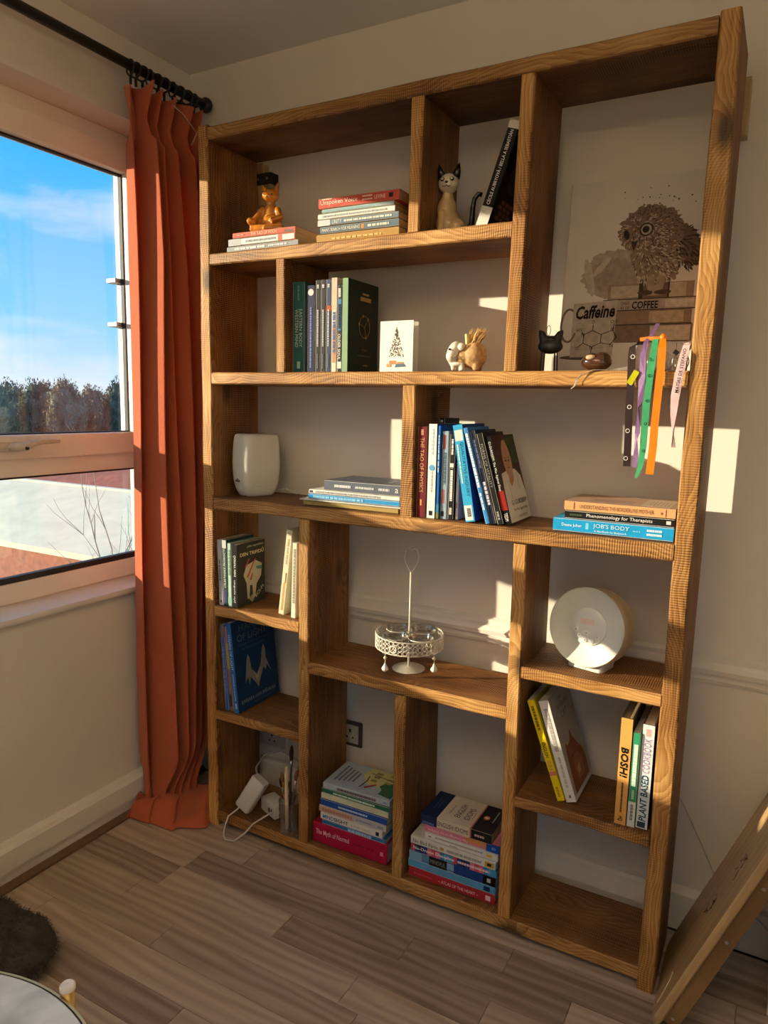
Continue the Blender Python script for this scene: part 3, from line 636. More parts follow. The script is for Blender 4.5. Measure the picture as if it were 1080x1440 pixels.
class Book:
    """local: X along the height (0 = top of the spine lettering start), Y from spine inward, Z thickness, front cover at +Z"""
    def __init__(s, label, L, T, W, cover, spine=None, pages='w', hard=False, name='book', group=None):
        s.L, s.T, s.W, s.k = L, T, W, 0
        s.e = thing(name, label, 'book', group=group)
        t = 0.0028 if hard else 0.0009; ov = 0.003 if hard else 0.0006
        cm = cov(cover)
        c = min(0.0025, T*0.2)
        prof = [(W, 0), (c, 0), (0, c), (0, T-c), (c, T), (W, T), (W, T-t), (t, T-t), (t, t), (W, t)]
        n = len(prof); vs = [(x, y, z) for x in (0, L) for y, z in prof]
        fs = [tuple(range(n)), tuple(range(2*n-1, n-1, -1))] + [(i, (i+1) % n, n+(i+1) % n, n+i) for i in range(n)]
        s.cover = MB().add(vs, fs).build('cover', cm, s.e)
        MB().box(ov, L-ov, t*0.9, W-ov*1.2, t, T-t).build('page_block', PAPER[pages], s.e)
        if spine: s.sband(0, 1, spine, name='spine')
    def sband(s, a, b, col, z0=0.0, z1=1.0, name='spine_band'):
        """coloured stretch of the spine from fraction a to b of the height"""
        s.k += 1
        MB().box(s.L*a, s.L*b, -0.00022-0.00003*s.k, 0.0004-0.00001*s.k, s.T*z0+0.0004, s.T*z1-0.0004).build(name, ink(col, 0.4), s.e); return s
    def st(s, txt, a, b, h=0.55, col='#ffffff', zc=0.5, flip=False, shear=0, bold=0.0):
        """spine text between fractions a..b of the height, letter height h of the thickness"""
        r, u = ((-1, 0, 0), (0, 0, -1)) if flip else ((1, 0, 0), (0, 0, 1))
        text(txt, s.e, frame(r, u, (s.L*(a+b)/2, -0.0012, s.T*zc)), s.L*(b-a), s.T*h, ink(col), shear, bold); return s
    def bars(s, a, b, col, n=5, h=0.3, zc=0.5, seed=1):
        """a line of print too small to read"""
        r = random.Random(seed); mb = MB(); x = a
        while x < b:
            w = r.uniform(0.25, 1.0)*(b-a)/n; x1 = min(b, x+w*0.8)
            mb.box(s.L*x, s.L*x1, -0.0012, -0.0001, s.T*(zc-h/2), s.T*(zc+h/2)); x += w
        mb.build('fine_print', ink(col), s.e); return s
    def cp(s, poly, col, lift=1.0, name='cover_art', mat=None):
        """flat printed shape on the front cover; (a,b): a from the spine, b up from the foot, metres"""
        MB().prism([(s.L-b, a) for a, b in poly], s.T, s.T+EPS*0.6*lift).build(name, mat or ink(col, 0.42), s.e); return s
    def crect(s, a0, a1, b0, b1, col, lift=1.0, name='cover_art', mat=None): return s.cp([(a0, b0), (a1, b0), (a1, b1), (a0, b1)], col, lift, name, mat)
    def ct(s, txt, ac, bc, w, h, col, shear=0, bold=0.0, lift=2.2, rot=0.0):
        c, q = math.cos(rot), math.sin(rot)
        text(txt, s.e, frame((-q, c, 0), (-c, -q, 0), (s.L-bc, ac, s.T+EPS*lift)), w, h, ink(col), shear, bold); return s
    def cbars(s, a0, a1, b0, b1, col, n, seed):
        """a printed line on the cover too small to read"""
        r = random.Random(seed); mb = MB(); x = a0
        while x < a1:
            w = r.uniform(0.4, 1.0)*(a1-a0)/n; x1 = min(a1, x+w*0.8)
            mb.box(s.L-b1, s.L-b0, x, x1, s.T+EPS*0.5, s.T+EPS*1.6); x += w
        mb.build('fine_print', ink(col), s.e); return s
    def flat(s, x, y, z, yaw=0.0):
        """lying on its back cover, spine towards the room"""
        s.e.location = (x, y, z+0.0002); s.e.rotation_euler = (0, 0, math.radians(yaw)); return s
    def stand(s, x, y, z, lean=0.0, yaw=0.0):
        """upright; x = lower corner nearest the window; lean>0 tips its top towards the window"""
        a = math.radians(lean); th = PI/2 - a
        R = Matrix.Rotation(math.radians(yaw), 4, 'Z') @ Matrix.Rotation(th, 4, 'Y')
        X = R @ Vector((1, 0, 0)); Z = R @ Vector((0, 0, 1))
        p = Vector((x, y, z+0.0003)) - X*s.L
        if a < 0: p += Vector((0, 0, s.T*math.sin(-a)))
        s.e.matrix_world = Matrix.Translation(p) @ R; return s

Z1, Z2, Z3, Z4, Z5, Z6, Z7, Z8, ZB = 1.8443, 1.4966, 1.1128, 0.7623, 0.4105, 0.6455, 0.7611, 0.4082, 0.0565
ZG = 0.0011
# ---- top row, low pile under the orange cat
G = 'books in the low pile on the top shelf'; z = Z1 + 0.0012
b = Book('slate grey paperback at the bottom of the low pile on the top shelf', 0.262, 0.0165, 0.185, '#8d949b', pages='t', group=G).flat(0.088, 0.022, z, -1); b.bars(0.12, 0.55, '#e9e9e6', 6, 0.34, seed=3).bars(0.6, 0.85, '#d5d8da', 4, 0.3, seed=4); z += 0.0165+ZG
b = Book('pale grey paperback with a red end under the red book on the top shelf', 0.243, 0.0195, 0.165, '#dcdfe0', pages='t', group=G).flat(0.095, 0.021, z, -0.5); b.sband(0, 0.20, '#aeb4ba').sband(0.755, 1, '#d8695a').bars(0.27, 0.72, '#9ea5a8', 8, 0.28, seed=8)
MB().box(b.L*0.82, b.L*0.99, -0.0010, 0, b.T*0.10, b.T*0.85).build('sticker', ink('#e8e6dc'), b.e); z += 0.0195+ZG
b = Book('red paperback on top of the low pile, the orange cat standing on it', 0.225, 0.0155, 0.165, '#cf5c4b', pages='t', group=G).flat(0.112, 0.020, z, 0.3); b.st('THE TAO OF POOH', 0.30, 0.72, 0.62, '#f3cfa8').bars(0.08, 0.20, '#e2a090', 2, 0.2, seed=2)
b.sband(0.83, 0.97, '#7a6b68', 0.15, 0.6); ZCAT = z+0.0155+ZG
# ---- top row, taller pile
G = 'books in the taller pile on the top shelf'; z = Z1 + 0.0012
b = Book('ochre yellow paperback at the bottom of the taller pile on the top shelf', 0.259, 0.027, 0.17, '#b08a4c', pages='t', group=G).flat(0.396, 0.040, z, 0.4); b.bars(0.2, 0.8, '#d6b978', 8, 0.2, seed=5); z += 0.027+ZG
b = Book('slate blue paperback with a small orange mark, second from the bottom of the taller pile', 0.248, 0.0195, 0.17, '#5f7484', pages='t', group=G).flat(0.407, 0.041, z); b.st("MAN'S SEARCH FOR MEANING", 0.03, 0.52, 0.45, '#e6e2d2').bars(0.62, 0.88, '#d9d5c6', 4, 0.3, seed=6).sband(0.535, 0.57, '#d08a3c', 0.2, 0.8); z += 0.0195+ZG
b = Book('blue and white paperback in the middle of the taller pile on the top shelf', 0.254, 0.0165, 0.17, '#6c8294', pages='t', group=G).flat(0.400, 0.040, z); b.sband(0, 0.16, '#c9cdcd').st('UNITY', 0.19, 0.31, 0.6, '#e4e3da').bars(0.34, 0.92, '#dcdacd', 8, 0.3, seed=7); z += 0.0165+ZG
b = Book('white paperback above the blue and white one in the taller pile', 0.242, 0.0155, 0.165, '#e3e2da', pages='t', group=G).flat(0.400, 0.041, z); b.bars(0.06, 0.9, '#a9aeb0', 10, 0.28, seed=9); z += 0.0155+ZG
b = Book('thin pale teal paperback under the red book of the taller pile', 0.225, 0.0105, 0.16, '#a9bfc2', pages='t', group=G).flat(0.413, 0.041, z); b.sband(0.0, 0.75, '#8fb1b6', 0.2, 0.8); z += 0.0105+ZG
b = Book('red paperback with white title on top of the taller pile', 0.251, 0.027, 0.165, '#c8564a', pages='t', group=G).flat(0.402, 0.040, z, 0.5); b.st('Unspoken Voice', 0.03, 0.50, 0.56, '#f2e4d6').bars(0.05, 0.18, '#efd2c6', 3, 0.1, 0.88, seed=3).bars(0.56, 0.68, '#f0d8cc', 3, 0.12, 0.72, seed=4).bars(0.56, 0.68, '#f0d8cc', 3, 0.12, 0.4, seed=5).st('LEVINE', 0.71, 0.84, 0.36, '#f2e4d6').sband(0.88, 0.93, '#3a2a28', 0.3, 0.75)
# ---- top row, leaning black art book
b = Book('tall black book with white capitals leaning against the divider on the top shelf', 0.250, 0.030, 0.165, '#141312', pages='w', hard=True)
b.sband(0.80, 1, '#d9d6cc').sband(0, 0.075, '#d9d6cc').st('CÉCILE AUBRYOVÁ / BELLA A SEBASTIÁN', 0.09, 0.78, 0.36, '#efece4', flip=True, bold=0.01, zc=0.45)
for r_ in range(4):
    for q in range(3): b.crect(0.03+q*0.028+(r_ % 2)*0.01, 0.052+q*0.028+(r_ % 2)*0.01, 0.03+r_*0.013, 0.040+r_*0.013, '#8a5b3a')
b.cp([(0.05, 0.10), (0.11, 0.10), (0.12, 0.16), (0.08, 0.19), (0.04, 0.15)], '#3a3a3a').stand(0.866, 0.05, Z1+0.001, -18.5)

# ---- second row, between the small divider and the green book
G = 'upright books on the second shelf'; z = Z2+0.001; y = 0.035
x = 0.3185
b = Book('thick teal book at the divider end of the second shelf', 0.252, 0.042, 0.165, '#2f6661', pages='w', group=G).stand(x, y, z); b.st('EASTERN BODY', 0.30, 0.72, 0.26, '#cfe0d8', zc=0.70).st('WESTERN MIND', 0.30, 0.72, 0.26, '#cfe0d8', zc=0.36).bars(0.04, 0.2, '#79a39a', 4, 0.12, seed=2).sband(0.88, 0.96, '#b9cfc6', 0.38, 0.66); x += 0.0435
b = Book('narrow dark teal book squeezed between the teal and navy books', 0.205, 0.006, 0.14, '#33433f', pages='w', group=G).stand(x, y, z); x += 0.0075
b = Book('navy book with a round silver emblem at its top on the second shelf', 0.240, 0.0265, 0.155, '#172046', pages='w', group=G).stand(x, y, z)
MB().lathe([(b.T*0.36, 0), (b.T*0.36, EPS)], 18, frame((1, 0, 0), (0, 0, 1), (b.L*0.08, -0.0008, b.T/2))).build('emblem', ink('#c9ccd2'), b.e); b.bars(0.25, 0.95, '#7480b0', 16, 0.22, seed=11); x += 0.0285
for k, (cc, lab) in enumerate((('#1c2028', 'charcoal slim volume with white spine print, first of three alike on the second shelf'), ('#20242f', 'charcoal slim volume with white spine print, middle of three alike on the second shelf'), ('#324266', 'blue-grey slim volume with an orange spot, last of three alike on the second shelf'))):
    b = Book(lab, 0.253, 0.0165, 0.16, cc, pages='w', group=G).stand(x, y, z); b.bars(0.05, 0.09, '#c9ccd2', 2, 0.4, seed=k).bars(0.32, 0.72, '#c2c5cc', 14, 0.26, seed=20+k).bars(0.8, 0.96, '#6d7588', 6, 0.22, seed=30+k)
    if k == 2: b.sband(0.28, 0.34, '#b0562e')
    x += 0.0178
b = Book('white and orange marbled paperback on the second shelf', 0.256, 0.0185, 0.155, '#d9cfc0', pages='w', group=G).stand(x, y, z); b.sband(0, 0.34, '#c9b9a6').sband(0.5, 0.9, '#bd8a63', 0.2, 0.8).bars(0.36, 0.8, '#5f6fa0', 6, 0.4, seed=8); x += 0.020
b = Book('black paperback with white capitals beside the green hardback', 0.236, 0.0145, 0.155, '#1a1b1e', pages='w', group=G).stand(x, y, z); b.sband(0.16, 0.52, '#4a86b8', 0.1, 0.9).bars(0.04, 0.14, '#d8d8d4', 4, 0.5, seed=41).bars(0.22, 0.50, '#20242a', 9, 0.5, seed=42).st('OLDER SOUL', 0.56, 0.86, 0.55, '#e4e2dc', bold=0.01); b.sband(0.88, 0.96, '#d9d6ce'); x += 0.016
b = Book('large dark green hardback with gold circle emblem beside the Christmas card', 0.253, 0.0185, 0.168, '#26332a', spine='#8aa987', pages='w', hard=True, group=G).stand(x, y, z)
gold = '#b9975a'; b.cbars(0.066, 0.124, 0.201, 0.212, gold, 9, 4).cbars(0.077, 0.113, 0.218, 0.223, gold, 8, 5)
mb = MB(); mb.tube([(b.L-0.130+0.031*math.cos(t), 0.09+0.031*math.sin(t)*0.95, b.T+EPS) for t in [2*PI*k/36 for k in range(36)]], 0.0007, 4, closed=True)
for t in (0.3, 2.4, 4.5): mb.tube([(b.L-0.130, 0.09, b.T+EPS), (b.L-0.130+0.029*math.cos(t), 0.09+0.028*math.sin(t), b.T+EPS)], 0.0005, 4)
for t in (0.3, 2.4, 4.5, 3.4): mb.lathe([(0.0042, 0), (0.0042, EPS)], 12, Matrix.Translation((b.L-0.130+0.031*math.cos(t), 0.09+0.03*math.sin(t), b.T+EPS)))
mb.build('emblem', ink(gold), b.e); b.cbars(0.077, 0.107, 0.063, 0.069, '#6d5c3a', 6, 6).cbars(0.055, 0.125, 0.0475, 0.0505, '#6f6a52', 20, 7).crect(0.085, 0.11, 0.02, 0.024, gold)
XG = x

# ---- third row: flat pile beside the speaker
G = 'books in the flat pile beside the speaker'; z = Z3+0.0015
b = Book('ochre-spined notebook at the bottom of the flat pile beside the speaker', 0.315, 0.0125, 0.145, '#3b3832', spine='#a8935a', pages='w', group=G).flat(0.362, 0.032, z, 0.3); z += 0.0125+ZG
b = Book('thin white magazine jutting from the flat pile beside the speaker', 0.335, 0.0045, 0.15, '#c9c6bc', pages='w', group=G).flat(0.352, 0.026, z, 0); z += 0.0045+ZG
b = Book('bright blue paperback with faint lettering in the flat pile beside the speaker', 0.302, 0.0145, 0.15, '#2f8ecb', pages='w', group=G).flat(0.380, 0.030, z, 0.2); b.bars(0.06, 0.62, '#8cc4ea', 10, 0.4, seed=4); z += 0.0145+ZG
b = Book('white paperback under the grey hardback of the flat pile beside the speaker', 0.300, 0.0115, 0.15, '#e2e0da', pages='w', group=G).flat(0.382, 0.030, z, 0.1); b.sband(0.01, 0.05, '#4c4c4c', 0.2, 0.8).bars(0.08, 0.8, '#9b9b98', 9, 0.42, seed=12); z += 0.0115+ZG
b = Book('thick slate grey hardback on top of the flat pile beside the speaker', 0.250, 0.030, 0.16, '#5c6470', pages='w', group=G).flat(0.436, 0.030, z, 0); b.bars(0.14, 0.36, '#d3d6d8', 7, 0.24, seed=44).bars(0.42, 0.66, '#c4c8cc', 6, 0.2, seed=13).bars(0.72, 0.86, '#c4c8cc', 3, 0.22, seed=14).st('a', 0.93, 0.97, 0.4, '#e6e6e6')
b.cbars(0.045, 0.095, 0.056, 0.064, '#9aa1a8', 8, 3)

# ---- third row: upright books
G = 'upright books on the long shelf'; z = Z3+0.0018
b = Book('black book with a red band standing behind the maroon book', 0.262, 0.019, 0.10, '#161616', pages='w', group=G).stand(0.752, 0.118, z); b.sband(0.055, 0.16, '#a8281f').bars(0.02, 0.045, '#c8c8c8', 2, 0.4, seed=2)
b = Book('maroon paperback with gold lettering next to the divider', 0.240, 0.028, 0.098, '#6e1d27', pages='t', group=G).stand(0.7415, 0.012, z); b.st('THE TAO OF PHYSICS', 0.12, 0.72, 0.42, '#caa06a').bars(0.03, 0.09, '#b98a63', 2, 0.3, seed=3).sband(0.80, 0.87, '#c99a4e', 0.4, 0.6)
b = Book('white book with a small blue globe on its spine next to the maroon one', 0.248, 0.0235, 0.165, '#245c9e', spine='#e6e6e3', pages='w', group=G).stand(0.7735, 0.012, z); b.bars(0.05, 0.33, '#b8c9d8', 6, 0.24, seed=5).bars(0.5, 0.72, '#b7bcc0', 5, 0.2, seed=6).sband(0.92, 0.97, '#26282c', 0.25, 0.75)
MB().lathe([(b.T*0.34, 0), (b.T*0.34, EPS)], 18, frame((1, 0, 0), (0, 0, 1), (b.L*0.46, -0.0008, b.T/2))).build('emblem', ink('#5fa3d0'), b.e)
b = Book('blue thin book with a grassy foot between the white and grey ones', 0.244, 0.0085, 0.15, '#1f66b5', pages='w', group=G).stand(0.7985, 0.014, z); b.sband(0.84, 0.93, '#3d7fa0').sband(0.93, 1, '#7a7b3a').bars(0.1, 0.5, '#a9c8ea', 5, 0.4, seed=4)
b = Book('pale blue-grey book with a red striped label on its spine', 0.230, 0.0195, 0.15, '#8fa9b8', pages='w', group=G).stand(0.8085, 0.020, z); b.sband(0.04, 0.20, '#9a4c4c', 0.15, 0.6).sband(0.66, 0.82, '#9a5a5a', 0.15, 0.6).bars(0.24, 0.6, '#4f6472', 7, 0.32, seed=7).sband(0.91, 0.97, '#2d3338', 0.1, 0.6)
b = Book('black paperback with white spine capitals beside the pale blue-grey book', 0.224, 0.0165, 0.14, '#17181a', pages='w', group=G).stand(0.8295, 0.022, z); b.bars(0.06, 0.24, '#d2d2d0', 4, 0.32, seed=8).bars(0.34, 0.40, '#d8d8d4', 1, 0.6, seed=2).bars(0.42, 0.78, '#e6e6e2', 12, 0.42, seed=9).bars(0.86, 0.94, '#c8c8c4', 3, 0.42, seed=10)
b = Book('thin white booklet wedged beside the black paperback', 0.150, 0.008, 0.12, '#dcdad2', pages='w', group=G).stand(0.8475, 0.030, z); b.sband(0.7, 0.8, '#b0603a', 0.3, 0.7)
b = Book('thick sky blue book leaning with a white library label at its foot', 0.250, 0.0265, 0.155, '#1c3f86', spine='#39a3d4', pages='w', group=G); b.sband(0.055, 0.165, '#d8d5cc', 0.08, 0.9, 'label').sband(0.83, 0.985, '#e3e1da', 0.05, 0.85, 'label').bars(0.86, 0.95, '#6b6b6b', 3, 0.35, seed=3).st('QUALITATIVE INQUIRY', 0.18, 0.74, 0.36, '#1f4f74', zc=0.66).bars(0.2, 0.6, '#d8ecd0', 8, 0.13, 0.25, seed=4).stand(0.888, 0.006, z, 10.5)
b = Book('bright blue thin book with white spine text leaning on the sky blue one', 0.250, 0.0115, 0.15, '#2a84d2', pages='w', group=G); b.bars(0.06, 0.62, '#e3f0fa', 14, 0.5, seed=21).bars(0.68, 0.86, '#bfe0f6', 4, 0.4, seed=22).stand(0.9425, 0.006, z, 16.5)
b = Book('dark navy book leaning after the thin bright blue one', 0.243, 0.0135, 0.15, '#1b2440', pages='w', group=G); b.bars(0.55, 0.8, '#c5cbe0', 5, 0.5, seed=23).bars(0.1, 0.4, '#5a6a9a', 6, 0.4, seed=24).stand(0.956, 0.012, z, 16.5)
b = Book('black book with grey capitals leaning between the navy and portrait books', 0.236, 0.0165, 0.15, '#191918', pages='w', group=G); b.st('FORMS OF VITALITY', 0.12, 0.60, 0.42, '#8e8f8a').bars(0.86, 0.95, '#9a9a96', 2, 0.3, seed=25).stand(0.9715, 0.014, z, 16.5)
b = Book('leaning book with a bald figure in white on its dark cover', 0.228, 0.0175, 0.165, '#4a2a22', spine='#141313', pages='w', group=G)
b.st('G.I.GURDJIEFF: The War Against Sleep', 0.06, 0.62, 0.44, '#e8e4da').sband(0.62, 0.84, '#8f2a22').st('TEDM', 0.87, 0.96, 0.5, '#e8e4da')
b.crect(0.095, 0.163, 0.15, 0.226, '#3c4a26'); b.cp([(0.10+0.03*math.cos(t), 0.185+0.035*math.sin(t)) for t in [2*PI*k/14 for k in range(14)]], '#5d6b30')
b.cp([(0.004, 0.0012), (0.1635, 0.0012), (0.1635, 0.065), (0.150, 0.115), (0.115, 0.135), (0.06, 0.135), (0.012, 0.128), (0.006, 0.06)], '#d9d5ca', 1.6)
b.cp([(0.074+0.030*math.cos(t)*(1-0.12*math.sin(t)), 0.165+0.050*math.sin(t)) for t in [2*PI*k/22 for k in range(22)]], '#b98d6e', 2.2)
b.cp([(0.066, 0.09), (0.09, 0.105), (0.098, 0.125), (0.062, 0.125), (0.058, 0.105)], '#b07f5e', 2.0)
for q in (0.062, 0.086): b.cp([(q+0.006*math.cos(t), 0.160+0.003*math.sin(t)) for t in [2*PI*k/8 for k in range(8)]], '#3c2a22', 3.0); b.crect(q-0.008, q+0.008, 0.166, 0.168, '#5a4436', 3.0)
b.crect(0.068, 0.080, 0.139, 0.142, '#6a4030', 3.0).crect(0.073, 0.077, 0.146, 0.16, '#9a7055', 3.0)
b.crect(0.05, 0.0515, 0.06, 0.11, '#a5a196', 2.4).crect(0.12, 0.1212, 0.08, 0.125, '#a5a196', 2.4)
b.ct('G.I.GURDJIEFF', 0.093, 0.048, 0.118, 0.016, '#26221e', lift=3.4).ct('The War Against Sleep', 0.093, 0.030, 0.108, 0.010, '#3a342e', lift=3.4).ct('COLIN WILSON', 0.10, 0.012, 0.066, 0.0075, '#6a635a', lift=3.4)
b.stand(0.9895, 0.020, z, 16.5)

# ---- third row: short stack by the outer side
G = 'books in the short stack on the long shelf'; z = Z3+0.002
b = Book('bright blue paperback at the bottom of the short stack', 0.277, 0.0315, 0.185, '#1b97d2', pages='w', group=G).flat(1.110, 0.024, z); b.st("JOB'S BODY", 0.35, 0.65, 0.40, '#bfe6f4', zc=0.60, bold=0.005).st('A Handbook for Bodywork', 0.36, 0.63, 0.20, '#e4f4fa', zc=0.22).st('Deane Juhan', 0.08, 0.25, 0.30, '#e4f4fa').sband(0.285, 0.31, '#7cc8e6', 0.3, 0.8).bars(0.68, 0.74, '#7cc8e6', 2, 0.08, seed=5).bars(0.79, 0.91, '#cfeaf5', 6, 0.16, 0.66, seed=46).bars(0.79, 0.91, '#cfeaf5', 7, 0.16, 0.36, seed=47); z += 0.0315+ZG
b = Book('black paperback with rounded white title in the middle of the short stack', 0.249, 0.0195, 0.175, '#191a1b', pages='w', group=G).flat(1.138, 0.022, z); b.st('Phenomenology for Therapists', 0.21, 0.81, 0.52, '#e9e7e2').bars(0.05, 0.17, '#4d5a44', 3, 0.2, seed=3).sband(0.93, 0.97, '#d6d4ce', 0.3, 0.75); z += 0.0195+ZG
b = Book('tan paperback on top of the short stack', 0.252, 0.0215, 0.17, '#b79a80', spine='#d3a070', pages='t', group=G).flat(1.136, 0.022, z); b.st('UNDERSTANDING THE BORDERLINE MOTHER', 0.145, 0.815, 0.42, '#6a4a34').bars(0.09, 0.095, '#8a6a4c', 1, 0.8).bars(0.915, 0.92, '#8a6a4c', 1, 0.8).sband(0.875, 0.895, '#7a5a40', 0.3, 0.6)
b.crect(0.02, 0.15, 0.015, 0.08, '#c8b79c').crect(0.03, 0.09, 0.10, 0.2, '#a68a80')
for q in range(6): b.crect(0.035, 0.12, 0.022+q*0.008, 0.0235+q*0.008, '#8f7a63', 1.6)

# ---- fourth row, left end
G = 'paperbacks in the small square by the curtain'; z = Z4+0.001
b = Book('pale grey paperback nearest the curtain in the small upper square', 0.212, 0.0175, 0.135, '#c6cacc', pages='k', group=G); b.bars(0.3, 0.62, '#7a8288', 5, 0.28, seed=1).sband(0.92, 0.96, '#4a4f55', 0.3, 0.7).stand(0.0475, 0.014, z, 2.2)
b = Book('dark teal and white paperback second from the curtain in the small upper square', 0.213, 0.0175, 0.135, '#1d4a4c', pages='t', group=G); b.sband(0, 0.12, '#bfc6c6').st('CELESTINSKÉ PROROCTVÍ', 0.10, 0.72, 0.5, '#dfe4e4', flip=True).sband(0.76, 0.95, '#3a4a7a', 0.15, 0.85).stand(0.066, 0.014, z, 1.4)
b = Book('mint green thin paperback third from the curtain in the small upper square', 0.205, 0.0155, 0.135, '#a9cdbd', pages='t', group=G); b.bars(0.1, 0.5, '#7ba897', 4, 0.4, seed=3).sband(0.85, 0.95, '#8fb8a4').stand(0.0852, 0.014, z, 0.8)
b = Book('dark paperback with a pale clawed creature on its cover in the small upper square', 0.203, 0.0205, 0.138, '#3a3833', spine='#23221f', pages='t', group=G).stand(0.1025, 0.014, z)
b.st('DEN TRIFIDŮ', 0.17, 0.50, 0.5, '#e4e0d4', flip=True, bold=0.01).st('john wyndham', 0.56, 0.92, 0.5, '#d6d2c6', flip=True)
b.ct('john wyndham', 0.088, 0.190, 0.080, 0.009, '#d8d2bc').ct('DEN TRIFIDŮ', 0.072, 0.170, 0.118, 0.016, '#e8d8a4', bold=0.015)
b.cp([(0.03, 0.10), (0.045, 0.13), (0.09, 0.14), (0.122, 0.125), (0.118, 0.085), (0.095, 0.062), (0.088, 0.02), (0.078, 0.015), (0.074, 0.06), (0.062, 0.062), (0.058, 0.02), (0.05, 0.018), (0.045, 0.07)], '#b9b09a', 1.6)
b.cp([(0.055, 0.02), (0.075, 0.03), (0.082, 0.012), (0.072, 0.004)], '#9a917c', 1.4)
for q in ((0.045, 0.09, 0.085, 0.145), (0.06, 0.078, 0.072, 0.10), (0.035, 0.125, 0.055, 0.15)): b.cp([(q[0], q[1]), (q[0]+0.008, q[1]), (q[2]+0.006, q[3]), (q[2], q[3])], '#b34a3c', 2.4)
b.cp([(0.09, 0.12), (0.12, 0.118), (0.124, 0.105), (0.096, 0.11)], '#5f8a80', 2.2); b.ct('SCI-FI', 0.108, 0.034, 0.05, 0.011, '#e4dcc0', bold=0.01, rot=0.65)
b = Book('cream book leaning towards the divider in the small upper square', 0.268, 0.020, 0.13, '#cfc6a4', spine='#d9d3b4', pages='w', group=G); b.sband(0.62, 0.95, '#c09a6a', 0.35, 0.8).sband(0.5, 0.62, '#8a7a5c', 0.55, 0.9).bars(0.1, 0.4, '#b7ae8c', 4, 0.3, seed=8).stand(0.268, 0.034, z, -7)
b = Book('white slim book with spaced capitals beside the leaning cream book', 0.232, 0.0185, 0.13, '#dcd8c4', pages='w', group=G); b.bars(0.08, 0.8, '#9a967f', 14, 0.34, seed=9).stand(0.322, 0.024, z, -1.5)
b = Book('cream book tucked against the divider in the small upper square', 0.205, 0.010, 0.13, '#d8cfa8', pages='w', group=G); b.sband(0.85, 1, '#b98f4e').stand(0.3535, 0.030, z)
# ---- fifth row, left end
G = 'large paperbacks in the small lower square'; z = Z5+0.001
b = Book('thin periwinkle blue book nearest the curtain in the small lower square', 0.285, 0.0165, 0.20, '#3f5fae', pages='k', group=G); b.sband(0, 0.14, '#6b6b70').bars(0.25, 0.8, '#6f8ac8', 7, 0.3, seed=2).stand(0.066, 0.016, z, 4.0)
b = Book('tan and yellow book between the two blue ones in the small lower square', 0.282, 0.0155, 0.20, '#8a6a52', pages='t', group=G); b.sband(0, 0.2, '#a8735a').sband(0.2, 0.5, '#a8964a').sband(0.8, 0.95, '#3c3a40', 0.1, 0.7).stand(0.085, 0.018, z, 4.4)
b = Book('large deep blue book with glowing hands on its cover in the small lower square', 0.298, 0.0185, 0.215, '#173a63', spine='#2667b4', pages='w', group=G)
b.st('HANDS OF LIGHT', 0.13, 0.52, 0.50, '#b7d3ea').bars(0.56, 0.86, '#7aa6d6', 7, 0.25, seed=4).sband(0.89, 0.95, '#9fc0e0', 0.3, 0.7)
b.ct('HANDS', 0.098, 0.272, 0.125, 0.024, '#5d6e7e').ct('OF LIGHT', 0.098, 0.240, 0.150, 0.024, '#6b7a88').ct('A Guide to Healing Through', 0.10, 0.215, 0.15, 0.009, '#566879').ct('the Human Energy Field', 0.10, 0.200, 0.12, 0.009, '#566879')
b.cp([(0.045, 0.085), (0.06, 0.16), (0.068, 0.178), (0.075, 0.165), (0.08, 0.125), (0.105, 0.10), (0.13, 0.13), (0.142, 0.178), (0.15, 0.19), (0.158, 0.175), (0.158, 0.14), (0.18, 0.09), (0.162, 0.115), (0.15, 0.10), (0.142, 0.115), (0.118, 0.075), (0.108, 0.055), (0.095, 0.075), (0.072, 0.10), (0.066, 0.075), (0.06, 0.105)], '#8f8a84', 1.6)
b.cp([(0.085, 0.118), (0.105, 0.095), (0.128, 0.118), (0.106, 0.075)], '#b5a898', 2.2)
b.ct('BARBARA ANN BRENNAN', 0.105, 0.030, 0.175, 0.0125, '#93a5b4').ct('illustrated by Jos. A. Smith', 0.12, 0.014, 0.09, 0.006, '#6f8494')
b.stand(0.1105, 0.010, z, 6.5)

# ---- right column, sixth row
G = 'books in the square under the lamp'; z = Z8+0.0015
b = Book('yellow spiral-cornered workbook leaning in the square under the lamp', 0.268, 0.019, 0.17, '#c9b72c', spine='#e0c81e', pages='w', group=G); b.bars(0.06, 0.30, '#7a6d18', 5, 0.36, seed=3).st('ENGLISH', 0.42, 0.57, 0.5, '#2a260c', bold=0.02).bars(0.6, 0.7, '#c9a050', 2, 0.5, seed=5).sband(0.71, 0.75, '#c97a6a').bars(0.86, 0.96, '#a8962a', 3, 0.3, seed=6).stand(1.1595, 0.034, z, 20.5)
MB().tube([(0.012, 0.02, -0.003+0.0), (0.012, 0.03, b.T*0.5), (0.012, 0.02, b.T+0.004)], 0.0016, 6).build('elastic', M_BLK, b.e)
b = Book('white book with a ginger cat on its cover leaning in the square under the lamp', 0.268, 0.0265, 0.175, '#a89f94', spine='#d9d6d2', pages='w', group=G)
b.bars(0.08, 0.5, '#a9a6a2', 8, 0.35, seed=7).bars(0.56, 0.86, '#b5b2ad', 6, 0.22, seed=8).sband(0.93, 0.96, '#6a6865', 0.4, 0.65)
b.cp([(0.02, 0.012), (0.155, 0.012), (0.16, 0.06), (0.15, 0.085), (0.125, 0.105), (0.098, 0.135), (0.088, 0.158), (0.072, 0.135), (0.05, 0.128), (0.034, 0.138), (0.026, 0.11), (0.022, 0.06)], '#8a4a28', 1.6)
